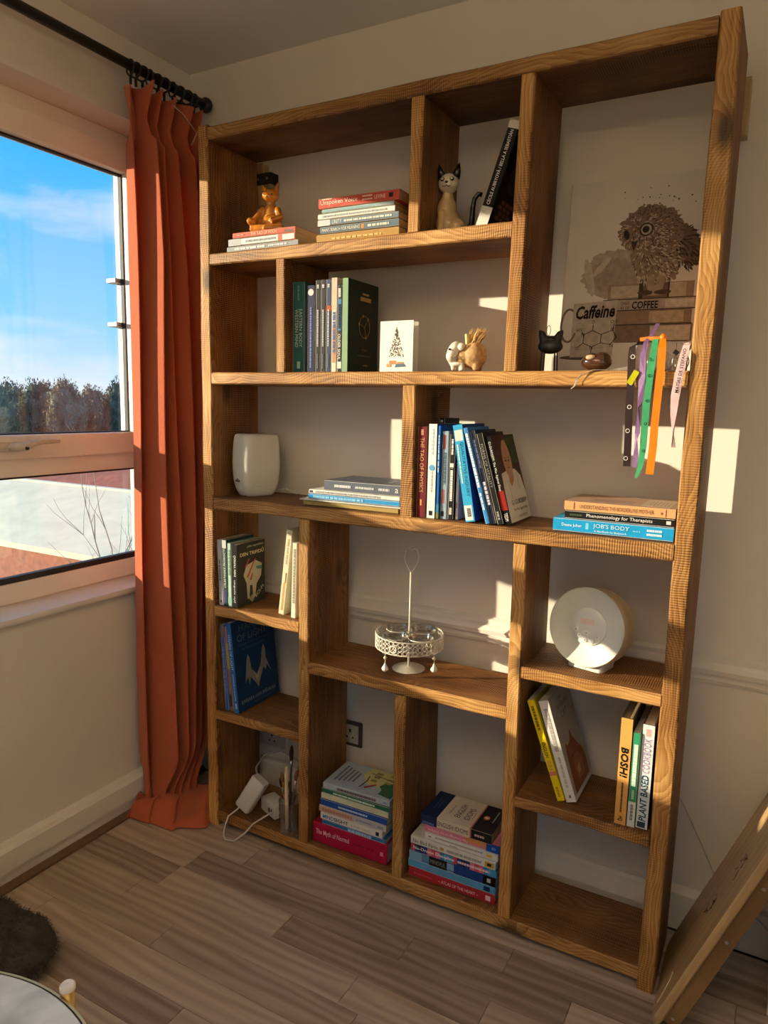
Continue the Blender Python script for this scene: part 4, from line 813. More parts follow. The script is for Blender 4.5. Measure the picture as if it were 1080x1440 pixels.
b.cp([(0.06, 0.03), (0.12, 0.03), (0.13, 0.07), (0.09, 0.10), (0.06, 0.08)], '#a86438', 2.2); b.cp([(0.07, 0.06), (0.10, 0.065), (0.095, 0.045), (0.075, 0.04)], '#c79a74', 2.8)
for q in (0.062, 0.09): b.crect(q-0.005, q+0.005, 0.094, 0.0965, '#2a1810', 3)
b.crect(0, 0.175, 0, 0.014, '#cfccc8', 1.4); b.ct('THE', 0.075, 0.248, 0.03, 0.009, '#6f675f').ct('TRAVELLING', 0.085, 0.230, 0.10, 0.012, '#6f675f').ct('CAT', 0.085, 0.206, 0.05, 0.016, '#6f675f').stand(1.181, 0.040, z, 19)
G2 = 'cookbooks in the square under the lamp'
b = Book('orange cookbook with bold black title in the square under the lamp', 0.272, 0.0275, 0.19, '#3a3430', spine='#dba45a', pages='t', hard=True, group=G2).stand(1.3055, 0.010, z); b.st('BOSH!', 0.27, 0.55, 0.66, '#1d1712', bold=0.03, shear=0.1).bars(0.60, 0.88, '#7a5a34', 12, 0.16, seed=3).st('HQ', 0.92, 0.965, 0.42, '#2a2018', bold=0.02)
b = Book('green and white cookbook between the orange and white ones', 0.240, 0.0185, 0.185, '#34986c', pages='w', group=G2).stand(1.3345, 0.012, z); b.sband(0.73, 1, '#cdd0cf').bars(0.12, 0.56, '#d6ecdd', 18, 0.5, seed=45).bars(0.6, 0.7, '#a8d6bc', 3, 0.3, seed=4).bars(0.76, 0.93, '#7d8482', 4, 0.34, seed=5)
b = Book('white cookbook with blue and lilac capitals against the side of the bookcase', 0.264, 0.0275, 0.19, '#59443a', spine='#d3dde0', pages='w', hard=True, group=G2).stand(1.3545, 0.018, z); b.st('PLANT BASED', 0.48, 0.925, 0.60, '#1f4a60', flip=True, bold=0.02, shear=0.12).st('COOKBOOK', 0.13, 0.46, 0.60, '#a586b8', flip=True, shear=0.12).sband(0.04, 0.11, '#d8a9a4', 0.3, 0.75).sband(0.935, 0.99, '#2a3f4a', 0.1, 0.8)

# ---- bottom row, first stack
G = 'books in the stack on the bottom board next to the brushes'; z = ZB+0.0015
b = Book('thick crimson hardback at the bottom of the stack next to the brushes', 0.258, 0.066, 0.165, '#a3173f', pages='w', hard=True, group=G).flat(0.412, 0.022, z, 1.5); b.st('The Myth of Normal', 0.04, 0.50, 0.32, '#f0c6cf', zc=0.55, bold=0.01).st('GABOR MATÉ', 0.56, 0.83, 0.15, '#5a0f24', zc=0.55).sband(0.91, 0.95, '#d98a9a', 0.38, 0.58); z += 0.066+ZG
b = Book('blue paperback with pale blocks lying on the crimson hardback', 0.222, 0.0145, 0.15, '#2f6ba6', pages='w', group=G).flat(0.443, 0.024, z, 1); b.bars(0.42, 0.78, '#a9cdea', 6, 0.6, seed=2); z += 0.0145+ZG
b = Book('white paperback with a blue and black title in the stack next to the brushes', 0.216, 0.0235, 0.145, '#d9d8d4', pages='w', group=G).flat(0.438, 0.023, z, 0.6); b.st('MIND', 0.04, 0.22, 0.5, '#2b77a8', bold=0.02).st('SIGHT', 0.225, 0.46, 0.5, '#22262a', bold=0.02).st('DANIEL SIEGEL', 0.51, 0.82, 0.28, '#9a9a98').sband(0.90, 0.95, '#1f1f1f', 0.2, 0.75); z += 0.0235+ZG
b = Book('pale tan and lilac paperback above the white one in the stack next to the brushes', 0.234, 0.0205, 0.15, '#b9b4b8', pages='w', group=G).flat(0.433, 0.022, z, 0.8); b.sband(0, 0.52, '#c7a596', 0.05, 0.95).bars(0.05, 0.5, '#b98474', 9, 0.4, seed=5).bars(0.56, 0.8, '#8f93b5', 4, 0.2, seed=6).sband(0.88, 0.96, '#8a9aa8', 0.25, 0.7); z += 0.0205+ZG
b = Book('royal blue paperback in the middle of the stack next to the brushes', 0.231, 0.0225, 0.15, '#1f4f9e', pages='w', group=G).flat(0.438, 0.021, z, 1); b.bars(0.28, 0.72, '#b4cbe8', 10, 0.24, seed=7); z += 0.0225+ZG
b = Book('cream paperback under the green one in the stack next to the brushes', 0.232, 0.0175, 0.15, '#c9cbae', pages='w', group=G).flat(0.440, 0.022, z, 1.2); z += 0.0175+ZG
b = Book('dark green paperback under the sketch-covered book', 0.232, 0.0165, 0.15, '#2a6a52', pages='w', group=G).flat(0.442, 0.022, z, 1.0); b.bars(0.18, 0.8, '#cfe0cf', 12, 0.3, seed=8); z += 0.0165+ZG
b = Book('book with a yellow house sketch cover on top of the stack next to the brushes', 0.228, 0.0185, 0.150, '#a3b0bd', pages='k', group=G).flat(0.448, 0.020, z, 2.0)
b.bars(0.22, 0.8, '#6a5a66', 13, 0.4, seed=9).sband(0.9, 0.95, '#7a9ab5', 0.3, 0.7)
L_ = b.L
b.cp([(0.05, 0.02), (0.145, 0.01), (0.148, 0.13), (0.10, 0.14), (0.055, 0.11)], '#c3bd80', 1.2)
b.cp([(0.01, 0.004), (0.10, 0.004), (0.085, 0.055), (0.06, 0.065), (0.045, 0.05), (0.02, 0.05)], '#3f6a48', 1.8)
for q in range(3):
    b.crect(0.075+q*0.022, 0.088+q*0.022, 0.085, 0.105, '#8a8248', 2.0); b.crect(0.08+q*0.022, 0.09+q*0.022, 0.04, 0.06, '#9a9250', 2.2)
b.cp([(0.03, 0.10), (0.06, 0.075), (0.066, 0.08), (0.036, 0.108)], '#9a3c34', 2.4).cp([(0.03, 0.12), (0.07, 0.115), (0.10, 0.12), (0.10, 0.117), (0.07, 0.111), (0.03, 0.116)], '#3a3830', 2.4).cp([(0.095, 0.02), (0.098, 0.02), (0.12, 0.12), (0.117, 0.12)], '#3a3830', 2.4)
for q in range(5): b.cbars(0.03+0.004*q, 0.125-0.006*q, 0.203-q*0.014, 0.209-q*0.014, '#5f6874', 7, 50+q)

# ---- bottom row, second stack
G = 'books in the stack under the idiom dictionary'; z = ZB+0.0015
b = Book('red hardback at the bottom of the stack under the idiom dictionary', 0.262, 0.0305, 0.175, '#a52a36', pages='w', hard=True, group=G).flat(0.744, 0.026, z, 0.5); b.st('~ ATLAS OF THE HEART ~', 0.36, 0.82, 0.30, '#ecd2cc').st('Brené Brown', 0.07, 0.28, 0.26, '#c7606a').sband(0.90, 0.955, '#e6c8c4', 0.25, 0.75); z += 0.0305+ZG
b = Book('sky blue paperback second from the floor under the idiom dictionary', 0.265, 0.0235, 0.17, '#4f9ed2', pages='w', group=G).flat(0.743, 0.024, z, 0.6); b.st('ENERGY RISING', 0.17, 0.80, 0.46, '#7a8fb8').sband(0.87, 0.94, '#1f3a5c', 0.2, 0.8); z += 0.0235+ZG
b = Book('blue paperback with black title block third from the floor under the idiom dictionary', 0.262, 0.0275, 0.165, '#3a66a8', pages='w', group=G).flat(0.746, 0.023, z, 0.5); b.sband(0, 0.15, '#7aa9cc').sband(0.24, 0.45, '#1a1a1c').st('MINDFUL', 0.255, 0.435, 0.45, '#8a8a88').sband(0.15, 0.24, '#5f86b4', 0.2, 0.9).sband(0.45, 0.53, '#7fa6cf', 0.2, 0.9).sband(0.53, 0.86, '#1f3f86').sband(0.86, 1, '#17171a').sband(0.905, 0.945, '#c9c9c6', 0.3, 0.75); z += 0.0275+ZG
b = Book('paperback striped in pink, blue and navy in the stack under the idiom dictionary', 0.259, 0.0215, 0.165, '#3a4a8c', pages='w', group=G).flat(0.751, 0.022, z, 0.8)
CC = ['#b8445e', '#2a3f7c', '#d86a80', '#3a8ec0', '#22305e', '#c2506a', '#4a9acc', '#2a3a70', '#d87084', '#3a7ab8']
for q in range(20): b.sband(q/20, (q+1)/20, CC[(q*7) % 10], 0, 1)
b.st('No-Drama Discipline', 0.03, 0.52, 0.55, '#e6e0e4', bold=0.02).bars(0.56, 0.92, '#dfc4d0', 8, 0.3, seed=3); z += 0.0215+ZG
b = Book('white paperback with small yellow emblem in the stack under the idiom dictionary', 0.256, 0.0235, 0.165, '#d3d2cc', pages='w', group=G).flat(0.751, 0.020, z, 0.5); b.st('No Bad Parts', 0.03, 0.33, 0.45, '#3a3a3c').sband(0.355, 0.40, '#b89a3c', 0.3, 0.7).bars(0.44, 0.84, '#9a9a98', 7, 0.26, seed=4).sband(0.88, 0.975, '#c9a436', 0.15, 0.85).sband(0.905, 0.95, '#2a2618', 0.3, 0.7); z += 0.0235+ZG
b = Book('white book with widely spaced print below the pink one under the idiom dictionary', 0.218, 0.0215, 0.155, '#d9d8d6', pages='w', group=G).flat(0.793, 0.024, z, 0.5); b.bars(0.15, 0.8, '#a2a2a2', 22, 0.2, 0.6, seed=5).sband(0.05, 0.09, '#7a7a7a', 0.4, 0.6).sband(0.85, 0.92, '#c9b23e', 0.3, 0.7).bars(0.35, 0.45, '#8a8a8a', 1, 0.06, 0.2); z += 0.0215+ZG
b = Book('pink, orange and blue paperback just below the idiom dictionary', 0.224, 0.0245, 0.155, '#cf7f9a', pages='w', group=G).flat(0.790, 0.023, z, 1.0); b.sband(0.55, 0.83, '#cf8a5a', 0.35, 1).sband(0.83, 1, '#1f4fae').st('The Courage to be Disliked', 0.06, 0.60, 0.36, '#f0d6e0', flip=True, zc=0.45).sband(0.9, 0.95, '#6a93d6', 0.35, 0.65); z += 0.0245+ZG
b = Book('navy, cream and black dictionary of idioms on top of its stack', 0.212, 0.030, 0.135, '#1b1c1f', pages='t', group=G).flat(0.781, 0.019, z, 0.0)
b.sband(0, 0.235, '#1f2c52').sband(0.235, 0.70, '#cfc0ae').sband(0.70, 0.72, '#b86a5a').bars(0.03, 0.2, '#5a6aa0', 3, 0.2, 0.2, seed=3).st('ENGLISH IDIOMS', 0.25, 0.685, 0.44, '#1f1f1f')
b.crect(0, b.W, b.L*0.765, b.L, '#1c284a', 1).crect(0, b.W, b.L*0.30, b.L*0.765, '#cfc0ae', 1).crect(0, b.W, b.L*0.28, b.L*0.30, '#b86a5a', 1)
b.ct('ENGLISH', 0.066, b.L*0.545, 0.070, 0.017, '#1f1f1f').ct('IDIOMS', 0.062, b.L*0.415, 0.062, 0.017, '#1f1f1f').ct('Dictionary of', 0.062, b.L*0.66, 0.05, 0.009, '#5a5148', shear=0.2).crect(0.045, 0.08, b.L*0.345, b.L*0.350, '#4a4238', 1.6)
b.crect(0.04, 0.1, b.L*0.90, b.L*0.905, '#5a6aa0', 1.6).crect(0.05, 0.09, b.L*0.85, b.L*0.855, '#5a6aa0', 1.6)
b.cp([(0.07+0.011*math.cos(t), b.L*0.19+0.009*math.sin(t)) for t in [2*PI*k/16 for k in range(16)]], '#c86a4a', 1.8).cp([(0.07+0.005*math.cos(t), b.L*0.19+0.006*math.sin(t)) for t in [2*PI*k/10 for k in range(10)]], '#e4ddd0', 2.4).crect(0.055, 0.115, b.L*0.08, b.L*0.095, '#a8a8a8', 1.8)
b.bars(0.77, 0.9, '#c0a0a0', 3, 0.2, seed=6)
# ------------------------------------------------------------------ figurines and small things
# orange glazed cat sitting cross-legged on the low pile
AMB = pm((0.62, 0.235, 0.025), 0.16, 0.30, 45, coat=0.8, name='amber_glaze')
t = thing('cat_figurine', 'orange glazed cat figurine sitting cross-legged on the red book', 'figurine', (0.186, 0.105, ZCAT), math.radians(18))
me = blob([('e', (0, 0, 0.030), (0.036, 0.030, 0.034)), ('e', (0, 0.003, 0.060), (0.024, 0.021, 0.034)), ('c', [(0, 0, 0.07), (0, 0, 0.10)], [0.015, 0.013]),
           ('e', (0, -0.004, 0.112), (0.027, 0.021, 0.021)), ('e', (0, -0.020, 0.106), (0.013, 0.010, 0.009)),
           ('c', [(-0.016, -0.002, 0.122), (-0.024, -0.002, 0.144)], [0.010, 0.003]), ('c', [(0.016, -0.002, 0.122), (0.026, -0.002, 0.150)], [0.010, 0.003]),
           ('c', [(-0.022, -0.002, 0.075), (-0.036, -0.018, 0.048), (-0.046, -0.034, 0.030)], [0.011, 0.010, 0.009]), ('c', [(0.022, -0.002, 0.075), (0.036, -0.016, 0.048), (0.012, -0.036, 0.034)], [0.011, 0.010, 0.009]),
           ('c', [(0.030, -0.006, 0.016), (0.042, -0.030, 0.013), (-0.006, -0.044, 0.012)], [0.017, 0.014, 0.010]), ('c', [(-0.030, -0.006, 0.016), (-0.044, -0.028, 0.013), (0.004, -0.040, 0.013)], [0.017, 0.014, 0.010]),
           ('e', (-0.050, -0.036, 0.034), (0.011, 0.011, 0.011)), ('e', (0, 0, 0.006), (0.040, 0.032, 0.0065))], 0.0028, 3)
zmin = min(v.co.z for v in me.vertices)
for v in me.vertices: v.co.z -= zmin
mobj('body', me, AMB, t)
mb = MB()
for q in (-1, 1): mb.ball((q*0.011, -0.0225, 0.115), (0.0045, 0.002, 0.003), sub=2)
mb.ball((0, -0.0305, 0.107), (0.003, 0.002, 0.002), sub=2).build('face', pm((0.12, 0.04, 0.01), 0.3, name='dark_glaze'), t, True)
mb = MB()
for q in range(3): mb.tube([(0.020-0.012*k, -0.0205-0.006*math.sin(k*1.3), 0.064-0.008*q-0.004*k) for k in range(4)], 0.0013, 5)
mb.build('stripes', pm((0.75, 0.42, 0.12), 0.2, coat=0.6, name='pale_glaze'), t, True)

# siamese-style wooden cat
t = thing('cat_figurine', 'cream wooden cat with black ears and curled black tail on the top shelf', 'figurine', (0.775, 0.10, Z1+0.001), math.radians(12))
CRW = pm((0.66, 0.46, 0.22), 0.3, 0.22, 18, coat=0.4, name='cream_lacquer'); BLKL = pm((0.012, 0.011, 0.010), 0.25, coat=0.5, name='black_lacquer'); WHL = pm((0.72, 0.66, 0.52), 0.3, 0.08, coat=0.4, name='white_lacquer')
me = blob([('e', (-0.006, 0.004, 0.034), (0.034, 0.030, 0.035)), ('e', (-0.010, 0.0, 0.068), (0.026, 0.023, 0.036)), ('c', [(-0.010, 0, 0.085), (-0.008, -0.002, 0.110)], [0.018, 0.014]), ('e', (0.020, -0.010, 0.022), (0.022, 0.022, 0.022)), ('c', [(-0.018, -0.016, 0.06), (-0.02, -0.026, 0.006)], [0.011, 0.010])], 0.0028, 3)
zmin = min(v.co.z for v in me.vertices)
for v in me.vertices: v.co.z = max(0.0, v.co.z - max(zmin, -0.002))
mobj('body', me, CRW, t)
mobj('head', blob([('e', (-0.006, -0.006, 0.132), (0.027, 0.023, 0.025)), ('e', (-0.006, -0.024, 0.124), (0.014, 0.010, 0.010))], 0.0028, 2), WHL, t)
for q in (-1, 1): MB().tube([(-0.006+q*0.017, -0.006, 0.146), (-0.006+q*0.023, -0.006, 0.164), (-0.006+q*0.027, -0.007, 0.181)], [0.0125, 0.008, 0.001], 10).build('ear', BLKL, t, True)
for q in (-1, 1):
    e_ = MB().ball((-0.006+q*0.012, -0.0255, 0.138), (0.0062, 0.0035, 0.0055), sub=2).build('eye', BLKL, t, True)
    MB().ball((-0.006+q*0.012, -0.0283, 0.1385), (0.0038, 0.0015, 0.0032), sub=2).build('iris', WHL, e_, True)
MB().ball((-0.006, -0.0335, 0.129), (0.004, 0.003, 0.0032), sub=2).build('nose', BLKL, t, True)
MB().tube([(-0.016, -0.0325, 0.120), (-0.011, -0.0345, 0.1175), (-0.006, -0.0345, 0.122), (-0.001, -0.0345, 0.1175), (0.004, -0.0325, 0.120)], 0.0009, 5).build('mouth', BLKL, t)
MB().tube([(0.030, 0.008, 0.010), (0.047, 0.008, 0.012), (0.056, 0.004, 0.035), (0.058, 0.0, 0.070), (0.062, -0.002, 0.092), (0.072, -0.004, 0.103), (0.081, -0.004, 0.100)], [0.010, 0.0085, 0.0075, 0.0065, 0.006, 0.0065, 0.006], 10).build('tail', BLKL, t, True)
MB().ball((-0.018, -0.028, 0.008), (0.014, 0.014, 0.008), sub=2).build('paw', BLKL, t, True)
MB().ball((0.030, -0.022, 0.012), (0.014, 0.014, 0.0115), sub=2).build('paw', WHL, t, True)

# greeting card
t = thing('greeting_card', 'white folded Christmas card with a painted tree standing on the second shelf', 'card', (0.605, 0.042, Z2+0.001), math.radians(-2))
CARD = pm((0.80, 0.79, 0.73), 0.7, 0.03, name='card_stock')
MB().box(0, 0.102, 0, 0.0007, 0, 0.134).build('front_leaf', CARD, t)
MB().box(0, 0.104, 0, 0.0007, 0, 0.134, M=Matrix.Rotation(math.radians(20), 4, 'Z')).build('back_leaf', CARD, t)
rc = random.Random(8)
def flatdots(mb, n, fn, smin, smax, y=-0.0006):
    for k in range(n):
        x, zz = fn(); s = rc.uniform(smin, smax)
        mb.prism([(x+s*math.cos(a), zz+s*math.sin(a)) for a in [2*PI*j/6+rc.random() for j in range(6)]] if False else [(x+s*math.cos(2*PI*j/6), zz+s*math.sin(2*PI*j/6)) for j in range(6)], 0, 0.0004, Matrix.Translation((0, y+0.0006, 0)) @ Matrix.Rotation(PI/2, 4, 'X'))
    return mb
def tri():
    h = rc.random()**1.2; w = 0.022*(1-h)+0.002; return 0.051+rc.uniform(-w, w), 0.040+0.070*h
flatdots(MB(), 150, tri, 0.0010, 0.0026).build('tree_print', ink('#6e6f68'), t)
flatdots(MB(), 22, tri, 0.0010, 0.0019, -0.0004).build('bauble_print', ink('#b0503c'), t)
mb = MB(); MM = Matrix.Rotation(PI/2, 4, 'X')
for (x0, x1, z0, z1) in ((0.030, 0.052, 0.020, 0.030), (0.055, 0.075, 0.016, 0.026)): mb.prism([(x0, z0), (x1, z0), (x1, z1), (x0, z1)], 0.0002, 0.0007, MM)
mb.build('parcel_print', ink('#c08a5a'), t)
MB().prism([(0.048, 0.012), (0.082, 0.014), (0.076, 0.022), (0.052, 0.021)], 0.0008, 0.0012, MM).build('toy_print', ink('#5a6f86'), t)
MB().prism([(0.022, 0.013), (0.036, 0.013), (0.036, 0.022), (0.022, 0.022)], 0.0008, 0.0012, MM).build('toy_print', ink('#b89a6a'), t)
MB().prism([(0.0495, 0.108), (0.0525, 0.108), (0.051, 0.121)], 0.0008, 0.0012, MM).build('tree_top_print', ink('#6e6f68'), t)

# sheep planter
t = thing('sheep_planter', 'small ceramic sheep planter with a white face and dried grass tuft', 'planter', (0.850, 0.072, Z2+0.001), math.radians(8))
TAN = pm((0.56, 0.35, 0.15), 0.6, 0.30, 120, bump=0.3, name='speckled_clay'); WCL = pm((0.76, 0.71, 0.60), 0.45, 0.05, name='white_glaze')
mobj('body', blob([('e', (0.016, 0, 0.042), (0.034, 0.030, 0.035)), ('e', (-0.010, 0, 0.038), (0.026, 0.028, 0.026)), ('c', [(0.026, -0.014, 0.02), (0.026, -0.014, 0.004)], [0.010, 0.008]), ('c', [(0.026, 0.014, 0.02), (0.026, 0.014, 0.004)], [0.010, 0.008])], 0.0026, 3), TAN, t)
mobj('head', blob([('e', (-0.034, -0.012, 0.050), (0.018, 0.020, 0.030), (0, 0.35, 0)), ('e', (-0.038, -0.020, 0.040), (0.015, 0.015, 0.017)), ('e', (-0.024, -0.010, 0.020), (0.022, 0.018, 0.008)), ('c', [(-0.034, -0.016, 0.022), (-0.033, -0.017, 0.003)], [0.008, 0.0055]), ('c', [(-0.010, -0.018, 0.022), (-0.009, -0.019, 0.003)], [0.007, 0.0055]), ('c', [(-0.022, 0.014, 0.022), (-0.022, 0.014, 0.003)], [0.007, 0.0055])], 0.0026, 2), WCL, t)
MB().ball((-0.012, -0.026, 0.063), (0.009, 0.005, 0.0105), sub=2).build('ear', WCL, t, True)
MB().ball((-0.0395, -0.0345, 0.056), (0.0042, 0.0022, 0.0030), sub=2).build('eye', BLKL, t, True)
MB().tube([(-0.036, -0.0352, 0.037), (-0.030, -0.0350, 0.034), (-0.025, -0.0325, 0.037), (-0.021, -0.029, 0.042)], 0.0007, 4).build('mouth', pm((0.3, 0.25, 0.2), 0.6, name='pencil'), t)
mb = MB(); rs = random.Random(3)
for k in range(70):
    a = rs.uniform(0, 2*PI); r = rs.uniform(0.002, 0.016); l = rs.uniform(0.018, 0.046); d = Vector((rs.uniform(-0.15, 0.75), rs.uniform(-.4, .4), 1)).normalized()
    p = Vector((0.014+r*math.cos(a), r*math.sin(a)*0.7, 0.070)); mb.tube([p, p+d*l*0.6, p+d*l+Vector((0.006, 0, 0.001))], [0.0011, 0.0016, 0.0004], 4)
o = mb.build('dried_grass', pm((0.70, 0.46, 0.19), 0.8, 0.4, 90, name='dry_straw'), t); o['kind'] = 'stuff'
MB().tube([(0.0, -0.008, 0.070), (-0.002, -0.008, 0.096)], 0.006, 8).build('cork', pm((0.74, 0.58, 0.26), 0.7, name='cork'), t)

# owl canvas leaning on the wall
CW, CH = 0.3468, 0.486
t = thing('owl_canvas', 'canvas print of an owl on books with a coffee cup, leaning against the wall', 'picture', (1.0468, 0.205, Z2+0.0045))
t.rotation_euler = (math.radians(-6.5), 0, 0)
CANV = pm((0.66, 0.62, 0.56), 0.8, 0.08, 5, name='canvas')
MB().box(0, CW, 0, 0.018, 0, CH, 0.0015).build('canvas', CANV, t)
PX = Matrix.Rotation(PI/2, 4, 'X')
TF = [0, 0, 1, 1]                          # where the next printed shapes go on the canvas: offset and scale
def art(name, polys, col, lift=1, rough=0.8, mat=None):
    mb = MB()
    for p in polys: mb.prism([(TF[0]+x_*TF[2], TF[1]+z_*TF[3]) for x_, z_ in p], 0.0002, 0.0004*lift, PX)
    return mb.build(name, mat or pm(hexc(col), rough, 0.22, 70, name='print'), t)
def ell(cx, cz, rx, rz, n=22, rot=0.0):
    c, s = math.cos(rot), math.sin(rot)
    return [(cx+rx*math.cos(a)*c-rz*math.sin(a)*s, cz+rx*math.cos(a)*s+rz*math.sin(a)*c) for a in [2*PI*k/n for k in range(n)]]
def rect(x0, x1, z0, z1): return [(x0, z0), (x1, z0), (x1, z1), (x0, z1)]
rf = random.Random(6)
def fuzzy(cx, cz, rx, rz, n=60, rot=0.0, j=0.08):
    c, s = math.cos(rot), math.sin(rot); out = []
    for k in range(n):
        a = 2*PI*k/n; q = 1+rf.uniform(-j, j); out.append((cx+rx*q*math.cos(a)*c-rz*q*math.sin(a)*s, cz+rx*q*math.cos(a)*s+rz*q*math.sin(a)*c))
    return out
TF[:] = [0.010, 0.045, 1.0, 1.0]
art('wash_print', [fuzzy(0.12, 0.205, 0.085, 0.06)], '#a99a8d', 1.0); art('wash_print', [fuzzy(0.115, 0.20, 0.062, 0.042)], '#9c8a7d', 1.4)
art('steam_print', [fuzzy(0.055, 0.20, 0.010, 0.050, 30, 0.25), fuzzy(0.085, 0.225, 0.008, 0.030, 30, -0.7)], '#b7a99c', 1.8)
TF[:] = [0.011, 0.032, 1.0, 1.0]
art('owl_tail_print', [fuzzy(0.283, 0.275, 0.030, 0.055, 50, 0.35)], '#6a5140', 1.4)
art('owl_body_print', [fuzzy(0.215, 0.265, 0.062, 0.082, 80, 0.25)], '#8a7460', 1.8)
art('owl_head_print', [fuzzy(0.195, 0.320, 0.076, 0.060, 90, -0.1)], '#7d6654', 2.4)
# plumage flecks
def flecks(name, n, cx, cz, rx, rz, col, lift, l=0.010):
    polys = []
    for k in range(n):
        a = rf.uniform(0, 2*PI); r = math.sqrt(rf.random()); x = cx+rx*r*math.cos(a); zz = cz+rz*r*math.sin(a); d = math.atan2(zz-cz-0.02, x-cx+0.03)+rf.uniform(-.4, .4); w = 0.0016
        polys.append([(x, zz), (x+w*math.sin(d)+l*0.5*math.cos(d), zz-w*math.cos(d)+l*0.5*math.sin(d)), (x+l*math.cos(d), zz+l*math.sin(d)), (x-w*math.sin(d)+l*0.5*math.cos(d), zz+w*math.cos(d)+l*0.5*math.sin(d))])
    art(name, polys, col, lift)
flecks('plumage_print', 170, 0.215, 0.255, 0.055, 0.072, '#4a3628', 2.2); flecks('plumage_print', 120, 0.215, 0.25, 0.052, 0.068, '#c4b29c', 2.6)
flecks('plumage_print', 200, 0.198, 0.325, 0.066, 0.050, '#4e3a2c', 2.8, 0.008); flecks('plumage_print', 120, 0.185, 0.315, 0.060, 0.042, '#b9a68f', 3.0, 0.008); flecks('plumage_print', 70, 0.283, 0.27, 0.026, 0.05, '#2f2018', 2.0, 0.016)
art('eye_print', [ell(0.184, 0.322, 0.0165, 0.0165)], '#2a1c14', 3.4); art('eye_print', [ell(0.184, 0.322, 0.0128, 0.0128)], '#b5a58c', 3.8); art('eye_print', [ell(0.183, 0.322, 0.0085, 0.0085)], '#1a120c', 4.2); art('eye_print', [ell(0.138, 0.312, 0.006, 0.013, 16, 0.3)], '#1a120c', 4.2)
art('beak_print', [[(0.150, 0.295), (0.166, 0.295), (0.158, 0.270)]], '#33241a', 3.4)
art('leg_print', [fuzzy(0.205, 0.190, 0.010, 0.020, 24), fuzzy(0.228, 0.190, 0.010, 0.020, 24)], '#9b8872', 2.8); art('claw_print', [fuzzy(0.195, 0.166, 0.018, 0.006, 20), fuzzy(0.235, 0.166, 0.020, 0.006, 20)], '#4a3628', 3.0)
mb = []
for k in range(46): mb.append(ell(0.12+rf.random()*0.19, rf.choice([rf.uniform(0.36, 0.425), rf.uniform(0.17, 0.30)]), *([rf.uniform(0.0008, 0.0026)]*2), n=7))
art('splatter_print', mb, '#5a4636', 1.2)
# painted books and cup
TF[:] = [0.0, 0.062, 1.0, 1.0]
art('book_print', [rect(0.115, 0.318, 0.122, 0.160)], '#8f7e6c', 1.6); art('book_print', [rect(0.122, 0.190, 0.126, 0.155)], '#b5a590', 2.0); art('book_print', [rect(0.262, 0.300, 0.124, 0.158)], '#b5a590', 2.0); art('book_print', [rect(0.200, 0.258, 0.122, 0.160)], '#6f5644', 2.2); art('book_print', [rect(0.212, 0.246, 0.128, 0.154)], '#a08a74', 2.6)
art('book_print', [rect(0.108, 0.325, 0.095, 0.1205)], '#a8988a', 1.6); art('book_print', [rect(0.255, 0.320, 0.099, 0.117)], '#c4b8a8', 2.0); art('book_print', [rect(0.105, 0.318, 0.059, 0.093)], '#8a715c', 1.6); art('book_print', [rect(0.220, 0.300, 0.062, 0.090)], '#b39b80', 2.0); art('book_print', [rect(0.105, 0.322, 0.014, 0.057)], '#78624f', 1.6); art('book_print', [rect(0.225, 0.318, 0.018, 0.054)], '#c0b2a0', 2.0)
art('edge_print', [rect(0.105, 0.325, 0.1205, 0.1225), rect(0.105, 0.325, 0.093, 0.0955), rect(0.105, 0.32, 0.057, 0.0595), rect(0.19, 0.20, 0.122, 0.16), rect(0.258, 0.262, 0.122, 0.16)], '#33261c', 2.8)
TF[:] = [-0.032, 0.036, 1.58, 1.25]
art('card_print', [[(0.040, 0.004), (0.108, 0.004), (0.110, 0.118), (0.040, 0.114)]], '#b3a89a', 3.0)
ring_ = MB(); ring_.tube([(0.022+0.020*math.cos(a), -0.0004, 0.123+0.042*math.sin(a)) for a in [PI*0.35+2*PI*0.75*k/20 for k in range(21)]], 0.003, 5).build('cup_handle_print', pm(hexc('#7a6a5c'), 0.8, name='print'), t)
TF[:] = [0, 0, 1, 1]
art('saucer_print', [ell(0.062, 0.040, 0.058, 0.006)], '#5a4a3c', 1.2)
INK = ink('#231a14', 0.8)
text('Caffeine', t, frame((1, 0, 0.04), (-0.04, 0, 1), (0.088, -0.0022, 0.156)), 0.098, 0.034, INK, 0.25, 0.03)
text('COFFEE', t, frame((1, 0, 0), (0, 0, 1), (0.208, -0.0022, 0.168)), 0.062, 0.019, INK, 0, 0.025)
text('CHILD', t, frame((1, 0, 0), (0, 0, 1), (0.160, -0.0022, 0.174)), 0.022, 0.007, INK); text('AS OF', t, frame((1, 0, 0), (0, 0, 1), (0.160, -0.0022, 0.162)), 0.022, 0.007, INK)
MOL = Matrix.Translation((-0.020, 0, 0.026)) @ Matrix.Diagonal((1.55, 1, 1.28, 1))
mb = MB()
hx = [(0.068+0.0165*math.cos(PI/6+PI/3*k), 0.048+0.0165*math.sin(PI/6+PI/3*k)) for k in range(6)]
pt = hx + [(0.100, 0.064), (0.107, 0.050), (0.098, 0.036)]
for i, j in ((0, 1), (1, 2), (2, 3), (3, 4), (4, 5), (5, 0)): mb.tube([(pt[i][0], -0.0014, pt[i][1]), (pt[j][0], -0.0014, pt[j][1])], 0.0006, 4)
for a_, c_ in ((hx[0], pt[6]), (pt[6], pt[7]), (pt[7], pt[8]), (pt[8], hx[5]), (hx[1], (hx[1][0], 0.076)), (hx[3], (0.046, 0.032)), (hx[2], (0.050, 0.062)), (hx[4], (0.068, 0.020)), (pt[6], (0.102, 0.077))): mb.tube([(a_[0], -0.0014, a_[1]), (c_[0], -0.0014, c_[1])], 0.0006, 4)
